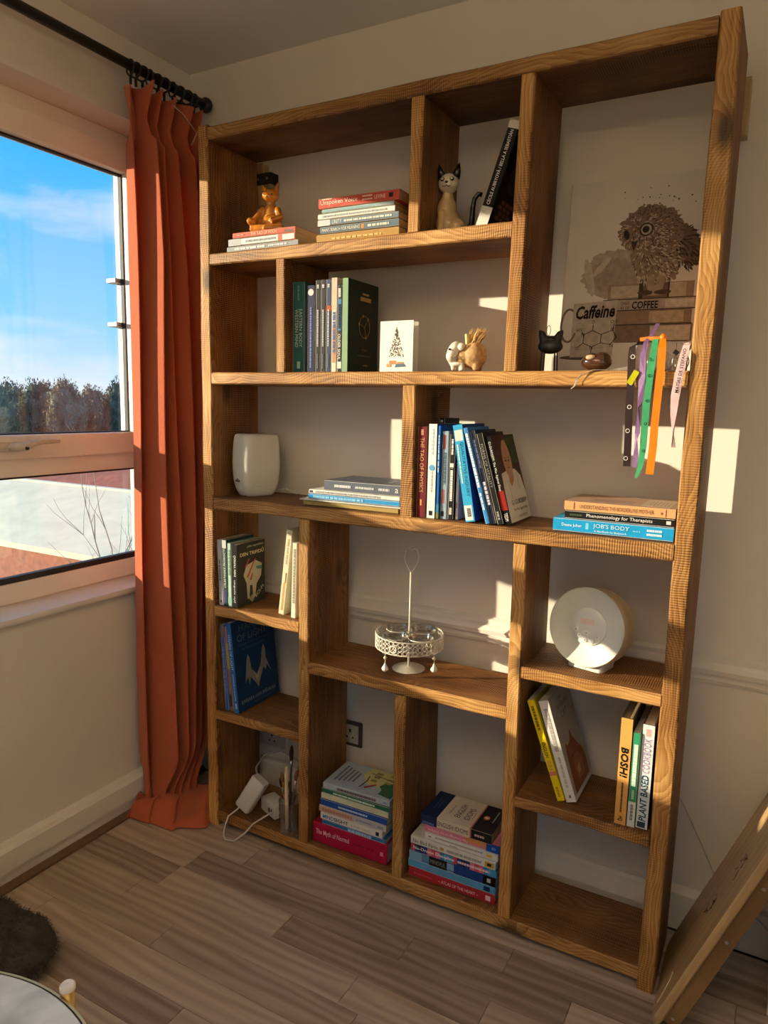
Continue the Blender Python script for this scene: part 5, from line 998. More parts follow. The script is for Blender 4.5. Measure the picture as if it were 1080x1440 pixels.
o_ = mb.build('molecule_print', INK, t); o_.data.transform(MOL)
for s_, x_, z_ in (('O', 0.068, 0.081), ('O', 0.044, 0.029), ('N', hx[2][0]-0.001, hx[2][1]), ('N', 0.068, 0.031), ('N', 0.100, 0.066), ('N', 0.100, 0.034)): text(s_, t, frame((1, 0, 0), (0, 0, 1), MOL @ Vector((x_, -0.0026, z_))), 0.0075, 0.0085, INK)
text('H3C', t, frame((1, 0, 0), (0, 0, 1), MOL @ Vector((0.047, -0.0026, 0.066))), 0.017, 0.008, INK); text('CH3', t, frame((1, 0, 0), (0, 0, 1), MOL @ Vector((0.101, -0.0026, 0.081))), 0.016, 0.008, INK)

# black cat tealight figure
t = thing('cat_ornament', 'small black cat-eared ornament on thin legs beside the owl canvas', 'ornament', (1.070, 0.058, Z2+0.001), math.radians(14))
mobj('body', blob([('e', (0, 0, 0.060), (0.030, 0.020, 0.018)), ('e', (0, 0, 0.074), (0.022, 0.014, 0.012)), ('c', [(-0.014, 0, 0.072), (-0.022, 0, 0.092), (-0.028, 0, 0.099)], [0.013, 0.008, 0.002]), ('c', [(0.014, 0, 0.072), (0.022, 0, 0.092), (0.028, 0, 0.099)], [0.013, 0.008, 0.002])], 0.0024, 2), M_BLK, t)
for q in (-0.019, -0.013, 0.011, 0.017): MB().tube([(q, (0.004 if abs(q) < 0.015 else -0.004), 0.048), (q*1.1, (0.008 if abs(q) < 0.015 else -0.008), 0.0)], 0.0021, 6).build('leg', M_BLK, t)
MB().tube([(0.0+0.0045*math.cos(a)-0.006, 0, 0.098+0.012*math.sin(a)) for a in [2*PI*k/16 for k in range(16)]], 0.0008, 5, closed=True).build('hanging_loop', M_BLK, t)

# polished brown pebble with a white ribbon
t = thing('glass_pebble', 'dark brown polished glass pebble at the front of the shelf below the owl', 'pebble', (1.188, 0.034, Z2+0.001))
BRG = pm((0.075, 0.028, 0.012), 0.06, 0.5, 22, coat=1.0, name='brown_glass')
mobj('body', blob([('e', (0, 0, 0.018), (0.036, 0.026, 0.020)), ('e', (0.010, 0, 0.022), (0.024, 0.022, 0.020)), ('e', (-0.010, 0, 0.022), (0.020, 0.022, 0.019))], 0.0026, 3), BRG, t)
me_ = t.children[0].data; zm = min(v.co.z for v in me_.vertices)
for v in me_.vertices: v.co.z -= zm
MB().ball((-0.010, -0.018, 0.030), (0.012, 0.008, 0.007), sub=2).build('pale_vein', pm((0.55, 0.40, 0.24), 0.08, 0.4, 60, coat=1.0, name='pale_vein_glass'), t, True)
def ribbon(pts, w, wdir=None):
    """thin strip through pts; w width, wdir list of width directions"""
    mb = MB(); pts = [Vector(p) for p in pts]; vs = []; fs = []
    n = len(pts)
    for i, p in enumerate(pts):
        wd = Vector(wdir[i] if isinstance(wdir, list) else (wdir or (1, 0, 0))).normalized()
        tg = (pts[min(i+1, n-1)]-pts[max(i-1, 0)]).normalized(); nn = tg.cross(wd).normalized()*0.0003
        ww = w[i] if isinstance(w, list) else w
        for sgn, off in ((-1, -1), (1, -1), (1, 1), (-1, 1)): vs.append(p + wd*sgn*ww/2 + nn*off)
    for i in range(n-1):
        for k in range(4): l = (k+1) % 4; fs.append((i*4+k, i*4+l, i*4+4+l, i*4+4+k))
    fs += [(3, 2, 1, 0), tuple(range(4*n-4, 4*n))]
    return mb.add(vs, fs)
t = thing('white_ribbon', 'narrow white ribbon curling over the shelf edge beside the brown pebble', 'ribbon', (1.188, 0.0, Z2))
ribbon([(0.075, 0.035, 0.008), (0.055, 0.022, 0.004), (0.03, 0.008, 0.0025), (0.0, -0.002, 0.002), (-0.022, -0.006, -0.008), (-0.034, -0.007, -0.022), (-0.038, -0.008, -0.036), (-0.044, -0.012, -0.042)], [0.010, 0.008, 0.008, 0.007, 0.005, 0.004, 0.004, 0.004], [(0, 0.5, 1), (0, 0.6, 0.8), (0, 1, 0), (0, 1, 0.1), (0.5, 0.6, 0.2), (1, 0.3, 0), (1, 0.3, 0), (0.6, 0.5, 0)]).build('strip', pm((0.70, 0.66, 0.60), 0.45, name='satin'), t)

# jewellery tangle with festival ribbons
hx0 = 1.268
t = thing('wire_stand', 'thin wire jewellery stand holding the coloured ribbons', 'stand', (1.325, 0.022, Z2+0.001))
wm = MB().tube([(-0.048, 0.0, 0.0), (-0.050, 0.0, 0.03), (-0.047, 0, 0.055), (-0.035, 0, 0.062), (0.0, 0, 0.063), (0.04, 0, 0.060), (0.056, 0, 0.056), (0.060, 0, 0.04), (0.060, 0.004, 0.0)], 0.0016, 6)
wm.tube([(-0.048, 0.0, 0.0014), (-0.02, 0.05, 0.0014), (0.04, 0.05, 0.0014), (0.060, 0.004, 0.0014)], 0.0014, 6).build('wire', M_STEEL, t, True)
for k, (x_, z_, r_) in enumerate(((0.012, 0.030, 0.020), (0.030, 0.034, 0.014), (0.045, 0.022, 0.019), (-0.012, 0.026, 0.018), (0.028, 0.014, 0.0125))):
    g_ = thing('metal_hoop', ['large silver hoop earring behind the orange ribbon', 'small silver hoop earring beside the orange ribbon', 'silver hoop earring near the pink ribbon', 'silver hoop earring behind the green ribbon', 'small silver hoop lying on the shelf by the wire stand'][k], 'earring', (1.325+x_, 0.034+0.004*k, Z2+0.001), 0.3*k, 'earrings on the wire stand')
    MB().tube([(r_*math.cos(a), 0, r_*math.sin(a)+r_+0.001) for a in [2*PI*q/26 for q in range(26)]], 0.0013, 6, closed=True).build('hoop', M_STEEL, g_, True)
g_ = thing('black_cube_bead', 'small black cube bead hanging from the wire stand near the pink ribbon', 'bead', (1.361, 0.026, Z2+0.040)); MB().box(-0.005, 0.005, -0.005, 0.005, -0.005, 0.005, 0.001, Matrix.Rotation(0.6, 4, 'Y')).build('cube', M_BLK, g_); MB().tube([(0, 0, 0.004), (0.0, -0.002, 0.020)], 0.0006, 5).build('thread', M_BLK, g_)
YF = -0.009
def rib(name, label, pts, w, col, wdir=None, extra=None, rough=0.35):
    g_ = thing(name, label, 'ribbon', (pts[0][0], pts[0][1], pts[0][2]), 0, 'ribbons on the wire stand')
    P0 = Vector(pts[0]); loc = [Vector(p)-P0 for p in pts]
    ribbon(loc, w, wdir).build('strip', pm(hexc(col), rough, 0.12, 30, name='satin'), g_); return g_
top = Z2+0.064
g_ = rib('black_ribbon', 'black ribbon with white rings hanging from the wire stand', [(1.300, 0.020, top+0.001), (1.285, 0.012, top), (1.274, -0.004, top-0.010), (1.2745, YF, top-0.035), (1.276, YF, 1.47), (1.277, YF-0.002, 1.40), (1.279, YF, 1.33), (1.280, YF, 1.283)], 0.0165, '#2a1a1c', [(0, 0.5, 1), (0.2, 0.5, 1), (0.8, 0.3, 0.5), (1, 0, 0), (1, 0, 0), (1, 0, 0), (1, 0, 0), (1, 0, 0)])
for zz in (1.525, 1.468, 1.415, 1.362, 1.300): MB().tube([(1.277-1.300+0.0042*math.cos(a), YF-0.022, zz-top+0.0042*math.sin(a)) for a in [2*PI*q/12 for q in range(12)]], 0.0009, 4, closed=True).build('ring_print', ink('#d8d4ce'), g_)
rib('purple_ribbon', 'crumpled lilac ribbon hanging next to the black one', [(1.318, 0.030, top+0.040), (1.308, 0.022, top+0.015), (1.300, 0.006, top), (1.297, YF, top-0.03), (1.299, YF, 1.48), (1.300, YF-0.002, 1.43), (1.2975, YF, 1.415), (1.298, YF, 1.36), (1.2965, YF-0.003, 1.345), (1.298, YF, 1.31), (1.2965, YF, 1.282)], [0.009, 0.009, 0.010, 0.0125, 0.015, 0.012, 0.006, 0.0115, 0.007, 0.011, 0.0105], '#8a6a9c', [(1, 0.4, 0)]*3 + [(1, 0.1, 0), (1, -0.2, 0), (1, 0.2, 0), (0.8, 0.6, 0), (1, 0.1, 0), (0.8, -0.6, 0), (1, 0.1, 0), (1, 0, 0)])
g_ = rib('green_ribbon', 'green ribbon with faint round marks knotted on the wire stand', [(1.3195, 0.022, top+0.006), (1.3195, 0.004, top+0.003), (1.320, YF, top-0.02), (1.316, YF, 1.50), (1.3125, YF-0.001, 1.44), (1.312, YF, 1.38), (1.3125, YF, 1.33), (1.309, YF, 1.285), (1.302, YF-0.002, 1.258)], [0.013, 0.013, 0.0145, 0.0165, 0.0165, 0.0155, 0.014, 0.012, 0.006], '#3f9a68', [(1, 0, 0)]*9)
for zz in (1.52, 1.485, 1.43, 1.38, 1.32): MB().tube([(1.314-1.3195+0.003*math.cos(a), YF-0.0245, zz-top-0.006+0.003*math.sin(a)) for a in [2*PI*q/10 for q in range(10)]], 0.0006, 4, closed=True).build('ring_print', ink('#1f5a3c'), g_)
g_ = rib('orange_ribbon', 'bright orange ribbon knotted on the wire stand, longest of the ribbons', [(1.3345, 0.022, top+0.005), (1.335, 0.004, top+0.004), (1.3365, YF, top-0.015), (1.337, YF, 1.50), (1.335, YF-0.001, 1.44), (1.333, YF, 1.38), (1.333, YF, 1.33), (1.330, YF, 1.268)], [0.011, 0.012, 0.017, 0.0165, 0.0165, 0.016, 0.017, 0.0165], '#f07a0c', [(1, 0, 0)]*8)
MB().ball((0, -0.012, 0.002), (0.008, 0.008, 0.009), sub=2).build('knot', pm(hexc('#f07a0c'), 0.35, 0.12, 30, name='satin'), g_, True)
rib('orange_ribbon', 'short orange ribbon end lying along the top wire of the stand', [(1.285, 0.012, top+0.004), (1.300, 0.012, top+0.006), (1.315, 0.012, top+0.006), (1.330, 0.014, top+0.006)], 0.0085, '#f07a0c', (0, 0.2, 1))
g_ = rib('pink_ribbon', 'pale pink ribbon with dark capitals hanging nearest the side board', [(1.382, 0.024, top-0.004), (1.384, 0.006, top-0.010), (1.382, YF, top-0.03), (1.376, YF-0.002, 1.49), (1.371, YF-0.003, 1.44), (1.3705, YF-0.003, 1.40), (1.373, YF-0.002, 1.36), (1.3755, YF, 1.33)], [0.013, 0.014, 0.0165, 0.018, 0.018, 0.0125, 0.005, 0.010], '#d8b8bc', [(1, 0, 0)]*6 + [(0.5, 1, 0), (0.9, 0.3, 0)])
text('MATÍAS DE STEFANO', g_, frame((0.115, 0, 0.993), (-0.993, 0, 0.115), (1.3775-1.382, YF-0.0292, 1.495-top+0.004)), 0.094, 0.0085, ink('#2a2024'), 0, 0.015)
MB().ball((0.004, -0.004, -0.006), (0.009, 0.004, 0.011), sub=2).build('silver_bead', M_STEEL, g_, True)
g_ = thing('yellow_tag', 'small yellow paper tag hanging by the black ribbon', 'tag', (1.288, -0.012, 1.495)); MB().box(-0.0065, 0.0065, -0.0005, 0.0005, -0.032, 0.0, M=Matrix.Rotation(math.radians(28), 4, 'Y')).build('tag', ink('#b5b414'), g_); MB().tube([(0, 0, -0.001), (0.004, 0.012, 0.010), (0.010, 0.03, 0.014)], 0.0006, 4).build('thread', M_STEEL, g_)

# smart speaker
t = thing('speaker', 'white rounded smart speaker on the long shelf next to the side board', 'speaker', (0.112, 0.125, Z3+0.0012), math.radians(-14))
SPW = pm((0.66, 0.655, 0.58), 0.75, 0.06, 600, bump=0.15, name='speaker_fabric')
def rrect(hx_, hy_, r, n=6):
    out = []
    for cx, cy, a0 in ((hx_-r, hy_-r, 0), (-hx_+r, hy_-r, PI/2), (-hx_+r, -hy_+r, PI), (hx_-r, -hy_+r, 3*PI/2)):
        for k in range(n+1): a = a0+PI/2*k/n; out.append((cx+r*math.cos(a), cy+r*math.sin(a)))
    return out
def loft(secs):
    """secs: list of (outline, z)"""
    mb = MB(); n = len(secs[0][0]); vs = [(x, y, z) for o_, z in secs for x, y in o_]; fs = []
    for j in range(len(secs)-1):
        for i in range(n): k = (i+1) % n; fs.append((j*n+i, j*n+k, (j+1)*n+k, (j+1)*n+i))
    fs += [tuple(range(n-1, -1, -1)), tuple(range((len(secs)-1)*n, len(secs)*n))]
    return mb.add(vs, fs)
HX, HY = 0.050, 0.072
secs = [(rrect(HX*k, HY*k, 0.030*k), z_) for k, z_ in ((0.90, 0.032), (0.955, 0.05), (0.99, 0.08), (1.0, 0.105), (0.985, 0.14), (0.95, 0.170), (0.925, 0.184), (0.88, 0.192), (0.83, 0.195))]
loft(secs).build('fabric_body', SPW, t, 50)
loft([(rrect(HX*k, HY*k, 0.030*k), z_) for k, z_ in ((0.68, 0.0), (0.74, 0.004), (0.85, 0.020), (0.898, 0.0315))]).build('base', pm((0.70, 0.69, 0.63), 0.4, 0.03, name='speaker_plastic'), t, 50)
loft([(rrect(HX*k, HY*k, 0.026*k), z_) for k, z_ in ((0.78, 0.1948), (0.77, 0.1958))]).build('touch_panel', pm((0.60, 0.60, 0.56), 0.3, 0.03, name='speaker_top'), t)
mb = MB()
for k, (x_, h_) in enumerate(((-0.014, 0.007), (-0.006, 0.011), (0.002, 0.007))): mb.box(x_-0.0025, x_+0.0035, -0.0705, -0.0690, 0.045, 0.045+h_, 0.0005)
mb.build('logo', pm((0.12, 0.12, 0.12), 0.4, name='logo_grey'), t)
MB().tube([(0.03, 0.065, 0.012), (0.055, 0.075, 0.020), (0.075, 0.085, 0.010), (0.080, 0.10, 0.003), (0.05, 0.13, 0.003), (0.0, 0.150, 0.0), (-0.03, 0.147, -0.2), (-0.028, 0.146, -0.36)], 0.0022, 6).build('power_cord', M_WHITE, t, True)

# tealight carousel
t = thing('tealight_stand', 'cream metal tealight stand with glass cups, crystal drops and a heart handle', 'candle holder', (0.683, 0.112, Z6+0.001), math.radians(20))
CRM = pm((0.68, 0.65, 0.54), 0.45, 0.06, name='cream_enamel')
MB().lathe([(0.048, 0), (0.048, 0.0015), (0.046, 0.003), (0.012, 0.006), (0.004, 0.008)], 40).build('base', CRM, t, 40)
MB().tube([(0, 0, 0.005), (0, 0, 0.290)], 0.0032, 10).build('pole', CRM, t, True)
hp = [(0.0, 0.285), (-0.008, 0.298), (-0.017, 0.315), (-0.0205, 0.333), (-0.017, 0.350), (-0.010, 0.357), (-0.003, 0.355), (0, 0.350), (0.003, 0.355), (0.010, 0.357), (0.017, 0.350), (0.0205, 0.333), (0.017, 0.315), (0.008, 0.298)]
MB().tube([(x_, 0, z_) for x_, z_ in hp], 0.0019, 6, closed=True).build('heart_handle', CRM, t, True)
# pierced gallery: band built from struts and rosettes with gaps
gal = MB(); RG = 0.098
for zz, r_ in ((0.070, 0.0016), (0.108, 0.0018)): gal.tube([(RG*math.cos(a), RG*math.sin(a), zz) for a in [2*PI*k/64 for k in range(64)]], r_, 6, closed=True)
for k in range(44):
    a = 2*PI*k/44
    for q in range(3):
        zz = 0.075+0.013*q+(0.003 if k % 2 else 0); rr = 0.0062
        c_ = Vector((RG*math.cos(a), RG*math.sin(a), zz)); tg = Vector((-math.sin(a), math.cos(a), 0))
        gal.tube([c_+tg*(rr*math.cos(w_))+Vector((0, 0, rr*math.sin(w_))) for w_ in [2*PI*j/8 for j in range(8)]], 0.0014, 4, closed=True)
gal.build('pierced_gallery', CRM, t, True)
cr = MB()
for k in range(4):
    a = PI/4+PI/2*k; cx, cy = 0.052*math.cos(a), 0.052*math.sin(a)
    cr.tube([(cx+0.036*math.cos(w_), cy+0.036*math.sin(w_), 0.106) for w_ in [2*PI*j/28 for j in range(28)]], 0.0017, 6, closed=True)
    cr.tube([(0, 0, 0.106), (0.016*math.cos(a), 0.016*math.sin(a), 0.106)], 0.0016, 5)
    cr.tube([(0.088*math.cos(a), 0.088*math.sin(a), 0.106), (RG*math.cos(a), RG*math.sin(a), 0.107)], 0.0016, 5)
cr.build('cup_rings', CRM, t, True)
for k in range(4):
    a = PI/4+PI/2*k
    MB().lathe([(0.020, 0.066), (0.028, 0.070), (0.032, 0.082), (0.0335, 0.112), (0.036, 0.116), (0.0345, 0.117), (0.0315, 0.112), (0.030, 0.084), (0.018, 0.070)], 28, Matrix.Translation((0.052*math.cos(a), 0.052*math.sin(a), 0)), cap=True).build('glass_cup', M_CLEAR, t, True)
for k in range(4):
    a = PI/4+PI/2*k+0.15
    dr = empty('crystal_drop', (RG*math.cos(a), RG*math.sin(a), 0), parent=t)
    MB().tube([(0, 0, 0.070), (0, 0, 0.040)], 0.0007, 5).build('link', CRM, dr)
    MB().ball((0, 0, 0.056), 0.0052, sub=2).build('pearl', pm((0.72, 0.66, 0.52), 0.25, name='pearl'), dr, True)
    MB().lathe([(0.0008, 0.042), (0.006, 0.032), (0.0105, 0.024), (0.0095, 0.020), (0.001, 0.014)], 8, cap=True).build('crystal', pm((0.80, 0.80, 0.76), 0.08, 0.05, coat=1.0, name='crystal'), dr)
MB().tube([(0.010*math.cos(w_), -RG-0.001, 0.086+0.010*math.sin(w_)) for w_ in [2*PI*j/20 for j in range(20)]], 0.0022, 6, closed=True, M=Matrix.Rotation(-0.35, 4, 'Z')).build('medallion', CRM, t, True)

# wake-up lamp: tilted dish with a glowing-free clock face
t = thing('wake_up_lamp', 'round white wake-up lamp with clock face on the shelf above the cookbooks', 'lamp', (1.205, 0.100, Z7+0.001), math.radians(-13))
LW = pm((0.70, 0.71, 0.64), 0.35, 0.03, name='lamp_plastic'); LS = pm((0.62, 0.55, 0.38), 0.4, 0.05, name='lamp_rim')
MD = Matrix.Translation((0, -0.034, 0.110)) @ Matrix.Rotation(math.radians(-9), 4, 'X') @ Matrix.Rotation(PI/2, 4, 'X')
MB().lathe([(0.0980, -0.060), (0.0975, 0.0), (0.0995, 0.004), (0.1005, 0.0), (0.1000, -0.022), (0.088, -0.050), (0.060, -0.068), (0.02, -0.074), (0.001, -0.075)], 64, MD, cap=False).build('shell', LS, t, 45)
MB().lathe([(0.0985, 0.0035), (0.094, 0.000), (0.070, -0.0085), (0.054, -0.013), (0.0465, -0.0145)], 64, MD, cap=False).build('dish', LW, t, 45)
MB().lathe([(0.0475, -0.0150), (0.0470, -0.0105), (0.044, -0.0085), (0.030, -0.0065), (0.001, -0.0058)], 48, MD, cap=False).build('clock_face', pm((0.78, 0.79, 0.74), 0.2, 0.02, coat=0.5, name='lamp_face'), t, 45)
def face_pt(x_, y_, z_=0.0): return MD @ Matrix.Translation((x_, y_, z_))
for k, (x_, y_, sx_) in enumerate(((-0.030, -0.012, 1.0), (-0.019, -0.025, 1.0), (-0.001, -0.016, 2.0), (-0.002, -0.034, 1.0), (0.016, -0.033, 1.0), (0.029, -0.020, 1.3))):
    bt_ = MB().lathe([(0.0058, -0.0095), (0.0058, -0.0055), (0.0048, -0.0045)], 18, face_pt(x_, y_) @ Matrix.Diagonal((sx_, 1, 1, 1))).build('button', pm((0.82, 0.82, 0.79), 0.3, 0.02, name='button_white'), t, 40)
    MB().lathe([(0.0013, -0.0046), (0.0013, -0.0040)], 8, face_pt(x_, y_)).build('symbol', pm((0.10, 0.10, 0.12), 0.5, name='symbol'), bt_)
MB().box(-0.022, 0.016, 0.006, 0.020, -0.0068, -0.0056, M=MD).build('display', pm((0.80, 0.62, 0.56), 0.3, 0.05, name='faint_display'), t)
sec = [([(x_*s_, y_*q_-0.0+off) for x_, y_ in rrect(0.050, 0.040, 0.014, 4)], z_) for s_, q_, z_, off in ((0.95, 1.0, 0.0, 0.004), (0.95, 1.0, 0.006, 0.004), (1.0, 0.86, 0.022, 0.014), (1.08, 0.70, 0.040, 0.022))]
loft(sec).build('foot', LW, t, 45)

# ------------------------------------------------------------------ bottom row: charger, extension, brushes
t = thing('power_adapter', 'white plug-in power adapter leaning in the bottom corner compartment', 'adapter', (0.118, 0.040, ZB+0.002))
WPL = pm((0.62, 0.61, 0.58), 0.4, 0.03, name='adapter_plastic')
MA = Matrix.Translation((0, 0, 0.012)) @ Matrix.Rotation(math.radians(28), 4, 'Y') @ Matrix.Rotation(math.radians(-12), 4, 'X')
loft([([(x_*k, y_*k) for x_, y_ in rrect(0.029, 0.0185, 0.008, 4)], z_) for k, z_ in ((0.9, 0.0), (1.0, 0.004), (1.0, 0.116), (0.9, 0.120))]).build('body', WPL, t, 40).matrix_local = MA
mb = MB().tube([(-0.008, -0.004, 0.020), (-0.014, -0.014, 0.008), (-0.018, -0.033, 0.004), (-0.022, -0.050, 0.000), (-0.026, -0.062, -0.030), (-0.022, -0.075, -0.0535), (0.0, -0.090, -0.0545), (0.030, -0.085, -0.053), (0.055, -0.060, -0.030), (0.080, -0.048, 0.004), (0.105, -0.02, 0.022), (0.125, 0.03, 0.030)], 0.0027, 8)
mb.build('cable', WPL, t, True)
MB().tube([(0.05, 0.02, 0.105), (0.015, 0.05, 0.125), (-0.01, 0.08, 0.115), (0.0, 0.11, 0.150), (0.05, 0.14, 0.165), (0.11, 0.15, 0.145), (0.15, 0.15, 0.10), (0.155, 0.13, 0.04)], 0.0030, 8).build('cable', pm((0.40, 0.38, 0.36), 0.5, name='grey_cable'), t, True)
t = thing('extension_block', 'white extension socket block behind the power adapter', 'socket block', (0.205, 0.090, ZB+0.001), math.radians(-22))
MB().box(-0.040, 0.050, -0.026, 0.026, 0, 0.046, 0.006).build('body', WPL, t, 40)
MB().box(0.012, 0.020, -0.0272, -0.0262, 0.016, 0.030).box(0.030, 0.034, -0.0272, -0.0262, 0.014, 0.032).build('pin_slots', M_BLK, t)
t = thing('brush_jar', 'clear glass jar holding paint brushes at the bottom of the bookcase', 'jar', (0.318, 0.026, ZB+0.001))
MB().lathe([(0.026, 0), (0.031, 0.003), (0.032, 0.02), (0.035, 0.108), (0.0335, 0.108), (0.0305, 0.022), (0.028, 0.012), (0.001, 0.011)], 36, cap=False).lathe([(0.0005, 0), (0.026, 0)], 36, cap=False).build('glass', M_CLEAR, t, 50)
SPECS = [  # dx, dy at rim, length, handle colour, ferrule, bristle, label
    (-0.026, -0.006, 0.170, '#b5824a', '#9a9a98', '#3a2a20', 'thin brush with tan handle leaning to the window side of the jar'),
    (-0.018, 0.014, 0.155, '#2a2c30', '#a8aaac', '#2a2a2a', 'black-handled brush with silver ferrule in the jar'),
    (-0.004, 0.010, 0.268, '#3a2a22', '#8e9094', '#2a1a14', 'tall brush with dark red-brown bristles in the jar'),
    (0.010, 0.016, 0.288, '#33302c', '#a5a7a9', '#1f1d1b', 'tallest broad black-bristled brush in the jar'),
    (-0.006, -0.018, 0.205, '#b0782c', '#b8862e', '#8a5a24', 'slim golden brush at the front of the jar'),
    (0.020, -0.004, 0.215, '#4a3a30', '#d8d8d6', '#8a4a28', 'brush with orange bristles and white ferrule in the jar'),
    (0.026, 0.004, 0.180, '#1f1f22', '#c0b48a', '#b5a06a', 'short brush with cream bristles by the divider in the jar')]
for k, (dx, dy, ln, hc, fc, bc, lab) in enumerate(SPECS):
    g_ = thing('paint_brush', lab, 'brush', (0.318-dx*0.35, 0.026-dy*0.35, ZB+0.0135), 0, 'brushes in the jar')
    d_ = Vector((dx*1.0, dy*1.0, 0.100)).normalized(); r_ = 0.0030+0.0006*(k % 3)
    MB().tube([Vector((0, 0, 0)), d_*ln*0.3, d_*ln*0.68], [r_*0.5, r_, r_*0.9], 8).build('handle', pm(hexc(hc), 0.4, name='brush_lacquer'), g_, True)
    MB().tube([d_*ln*0.68, d_*ln*0.82], [r_, r_*1.25], 8).build('ferrule', pm(hexc(fc), 0.3, metal=0.8, name='ferrule'), g_, True)
    MB().tube([d_*ln*0.82, d_*ln*0.90, d_*ln*0.97, d_*ln], [r_*1.25, r_*1.7, r_*1.2, r_*0.3], 8).build('bristles', pm(hexc(bc), 0.9, 0.4, 200, name='bristle'), g_, True)
g_ = thing('wooden_stick', 'pale cream wooden modelling stick at the front of the jar', 'stick', (0.314, 0.018, ZB+0.0135))
d_ = Vector((0.006, -0.010, 0.10)).normalized(); MB().tube([Vector((0, 0, 0)), d_*0.02, d_*0.20, d_*0.222, d_*0.226], [0.004, 0.0055, 0.0065, 0.005, 0.002], 10).build('shaft', pm((0.66, 0.57, 0.36), 0.6, name='pale_stick'), g_, True)

# sockets and cords on the wall
for lab, cx, zz, dark in (('wall socket with dark frame low on the wall behind the divider', 0.392, 0.262, True), ('white double wall socket behind the power adapter', 0.062, 0.165, False)):
    t = thing('wall_socket', lab, 'socket', (cx, YW, zz))
    w_ = 0.043 if dark else 0.072
    MB().box(-w_, w_, -0.009, 0, 0, 0.088, 0.003).build('plate', M_WHITE if not dark else pm((0.05, 0.05, 0.05), 0.4, name='socket_frame'), t, 40)
    MB().box(-w_+0.012, w_-0.012, -0.0125, -0.0085, 0.012, 0.076, 0.002).build('insert', pm((0.5, 0.49, 0.46), 0.4, name='socket_insert'), t, 40)
    MB().box(-0.004, 0.004, -0.0135, -0.0120, 0.05, 0.062).box(-0.014, -0.008, -0.0135, -0.0120, 0.03, 0.036).box(0.008, 0.014, -0.0135, -0.0120, 0.03, 0.036).build('pin_slots', M_BLK, t)
t = thing('loose_cord', 'thin pale cord running down the wall behind the leaning board', 'cord', (1.425, YW, 0.384))
MB().tube([(-0.04, -0.012, 0.10), (0, -0.006, 0.0), (0.020, -0.004, -0.035), (0.041, -0.004, -0.074), (0.07, -0.004, -0.13), (0.105, -0.004, -0.20), (0.15, -0.005, -0.248), (0.20, -0.03, -0.255), (0.25, -0.03, -0.30), (0.30, -0.03, -0.36)], 0.0016, 6).build('cord', pm((0.62, 0.55, 0.45), 0.6, name='cord_plastic'), t, True)

# ------------------------------------------------------------------ leaning pine panel, white unit, table, fur
ANG = math.radians(68.3)
t = thing('pine_panel', 'pale pine tray-top panel leaning beside the bookcase at the frame edge', 'panel', (1.432, -0.102, 0.0))
MPn = Matrix.Rotation(-ANG, 4, 'Y')      # local X runs up the slope, Z is the face normal towards the window
LP = 0.80
def pnl(name, mb, mat, smooth=False):
    o = mb.build(name, mat, t, smooth); o.matrix_local = MPn; return o
def rr_poly(x0, x1, y0, y1, r):
    return [((x0+x1)/2+x_, (y0+y1)/2+y_) for x_, y_ in rrect((x1-x0)/2, (y1-y0)/2, r, 8)]
base_poly = rr_poly(0.0, LP, 0.0, 0.30, 0.030)
def inset(p, d): 
    cx = LP/2; cy = 0.15; return [(x_-math.copysign(min(d, abs(x_-cx)), x_-cx), y_-math.copysign(min(d, abs(y_-cy)), y_-cy)) for x_, y_ in p]
sl = loft([(inset(base_poly, 0.004), -0.018), (base_poly, -0.014), (base_poly, -0.008), (inset(base_poly, 0.003), -0.004), (inset(base_poly, 0.005), -0.003), (inset(base_poly, 0.008), 0.0)])
pnl('top_board', sl, M_PINE, 35)
M_PINE2 = grain_mat('apron_pine', ((0.16, 0.085, 0.03), (0.26, 0.15, 0.06), (0.36, 0.22, 0.095)), 2.0, 40, 9, 0.45, 0.2, 0.2)
pnl('apron', MB().box(0.03, LP-0.03, 0.012, 0.032, -0.052, -0.0182, 0.002), M_PINE2)
pnl('apron', MB().box(0.03, LP-0.03, 0.268, 0.288, -0.052, -0.0182, 0.002), M_PINE2)
pnl('end_rail', MB().box(0.03, 0.05, 0.0325, 0.2675, -0.046, -0.0182, 0.002), M_PINE2); pnl('end_rail', MB().box(LP-0.05, LP-0.03, 0.0325, 0.2675, -0.046, -0.0182, 0.002), M_PINE2)
for q in (0.05, 0.30, 0.46): pnl('screw', MB().lathe([(0.0045, 0), (0.004, 0.0015), (0.0015, 0.0016)], 12, Matrix.Translation((q, 0.0118, -0.034)) @ Matrix.Rotation(PI/2, 4, 'X')), M_STEEL)
rw = random.Random(9); mb = MB()
for k in range(26):
    q = rw.choice([0.27, 0.42]); x_ = q+rw.uniform(-0.03, 0.03); y_ = 0.15+rw.uniform(-0.022, 0.022)+(0.27-q)*0.2
    l_ = rw.uniform(0.003, 0.012); mb.box(-l_, l_, -0.0012, 0.0012, 0.0001, 0.0005, M=Matrix.Translation((x_, y_, 0)) @ Matrix.Rotation(rw.uniform(-0.9, 0.9), 4, 'Z'))
pnl('scratches', mb, pm((0.10, 0.06, 0.03), 0.8, name='scratch'))
pnl('scratches', MB().tube([(0.03, 0.05, 0.0003), (0.06, 0.055, 0.0003), (0.09, 0.07, 0.0003), (0.10, 0.085, 0.0003), (0.09, 0.095, 0.0003)], 0.0012, 5), pm((0.78, 0.66, 0.42), 0.6, name='pale_scratch'))
t = thing('white_unit', 'low white cabinet behind the leaning pine panel', 'cabinet', (1.672, 0.073, 0.0))
MB().box(0, 0.018, 0, 0.175, 0, 0.448, 0.001).build('side', M_WHITE, t); MB().box(0.582, 0.6, 0, 0.175, 0, 0.448, 0.001).build('side', M_WHITE, t)
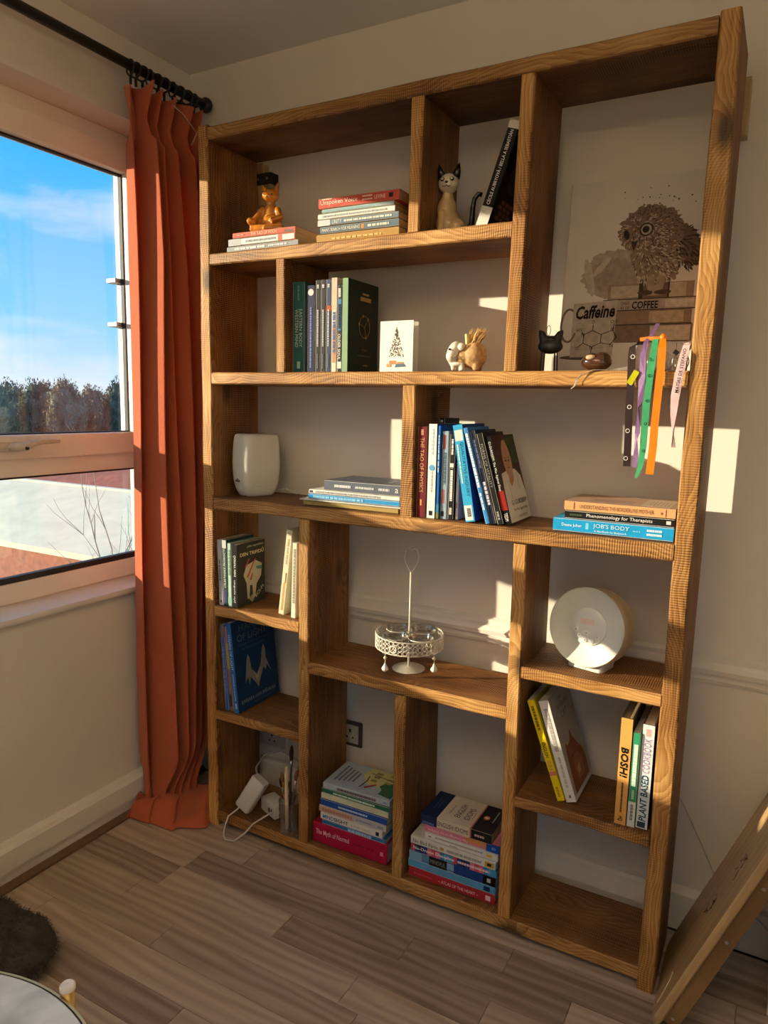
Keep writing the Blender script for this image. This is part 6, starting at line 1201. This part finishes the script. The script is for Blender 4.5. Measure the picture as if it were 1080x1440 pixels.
MB().box(0.0185, 0.5815, 0, 0.175, 0.430, 0.448, 0.001).build('top', M_WHITE, t); MB().box(0.0185, 0.5815, 0.002, 0.175, 0.04, 0.058, 0.001).build('shelf', M_WHITE, t); MB().box(0.0185, 0.5815, 0.170, 0.175, 0.0585, 0.4295).build('back', M_WHITE, t)

# round marble side table
t = thing('side_table', 'round white marble side table with gold rim in the near corner', 'table', (0.615, -1.372, 0.0))
mar = bpy.data.materials.new('marble'); nt, N, L, b_, out = nodes_of(mar)
tc = N('ShaderNodeTexCoord'); nz = N('ShaderNodeTexNoise'); nz.inputs['Scale'].default_value = 5; nz.inputs['Detail'].default_value = 8; nz.inputs['Distortion'].default_value = 1.4; L(tc.outputs['Object'], nz.inputs['Vector'])
rp = N('ShaderNodeValToRGB'); e = rp.color_ramp.elements; e[0].position = 0.40; e[0].color = (0.42, 0.47, 0.50, 1); e[1].position = 0.56; e[1].color = (0.70, 0.76, 0.80, 1); L(nz.outputs[0], rp.inputs[0]); L(rp.outputs[0], b_.inputs['Base Color']); b_.inputs['Roughness'].default_value = 0.18
GOLD = pm((0.72, 0.50, 0.20), 0.3, 0.1, metal=1.0, name='brass')
MB().lathe([(0.001, 0.432), (0.332, 0.432), (0.336, 0.436), (0.336, 0.446), (0.333, 0.450), (0.001, 0.450)], 96, cap=False).build('marble_top', mar, t, 40)
MB().lathe([(0.3365, 0.430), (0.3405, 0.430), (0.3405, 0.4485), (0.3365, 0.4485)], 96, cap=False).lathe([(0.3365, 0.4485), (0.3365, 0.430)], 96, cap=False).build('rim', GOLD, t, 40)
for k in range(3):
    a = math.radians(86+120*k); x_, y_ = 0.352*math.cos(a), 0.352*math.sin(a)
    lg = MB().tube([(x_, y_, 0.0), (x_, y_, 0.452)], 0.0105, 14).build('leg', GOLD, t, True)
    MB().lathe([(0.011, 0.4525), (0.0125, 0.454), (0.0125, 0.460), (0.010, 0.463), (0.001, 0.4635)], 18, Matrix.Translation((x_, y_, 0)), cap=False).build('cap', pm((0.82, 0.80, 0.76), 0.3, name='leg_cap'), lg, 40)

# dark faux-fur slipper-soft cushion
t = thing('fur_cushion', 'dark brown faux fur cushion lying on the floor under the window', 'cushion', (-0.035, -0.735, 0.0))
FUR = pm((0.055, 0.044, 0.038), 0.95, 0.45, 40, name='fur_base')
fm = blob([('e', (0, 0, 0.055), (0.165, 0.105, 0.058)), ('e', (0.07, 0.03, 0.065), (0.085, 0.07, 0.052)), ('e', (0.05, -0.04, 0.075), (0.07, 0.05, 0.042)), ('e', (-0.06, 0.03, 0.07), (0.09, 0.06, 0.05))], 0.008, 2)
zm = min(v.co.z for v in fm.vertices)
for v in fm.vertices:
    n_ = noise.noise(v.co*22)*0.014+noise.noise(v.co*55)*0.005; v.co += v.normal*n_
    v.co.z = max(0.001, v.co.z-max(0, zm))
mobj('pad', fm, FUR, t)
rh = random.Random(2); mb = MB(); vv = [v for v in fm.vertices if v.co.z > 0.006]
for k in range(9000):
    v = rh.choice(vv); n_ = (v.normal+Vector((rh.uniform(-.7, .7), rh.uniform(-.7, .7), rh.uniform(-.7, .5)))*0.8).normalized(); p = v.co+Vector((rh.uniform(-.004, .004), rh.uniform(-.004, .004), rh.uniform(-.003, .003)))
    if (p+n_*0.012).z < 0.002: continue
    s_ = n_.orthogonal().normalized()*0.0007; l_ = rh.uniform(0.007, 0.014)
    k0 = len(mb.v); mb.v += [tuple(p-s_), tuple(p+s_), tuple(p+n_*l_+Vector((0, 0, -0.003)))]; mb.f.append((k0, k0+1, k0+2))
me_ = bpy.data.meshes.new('fur'); me_.from_pydata(mb.v, [], mb.f); me_.materials.append(pm((0.075, 0.06, 0.052), 0.9, 0.5, 60, name='fur_hair'))
o = bpy.data.objects.new('fur', me_); COL.objects.link(o); o.parent = t; o['kind'] = 'stuff'

flush_text()
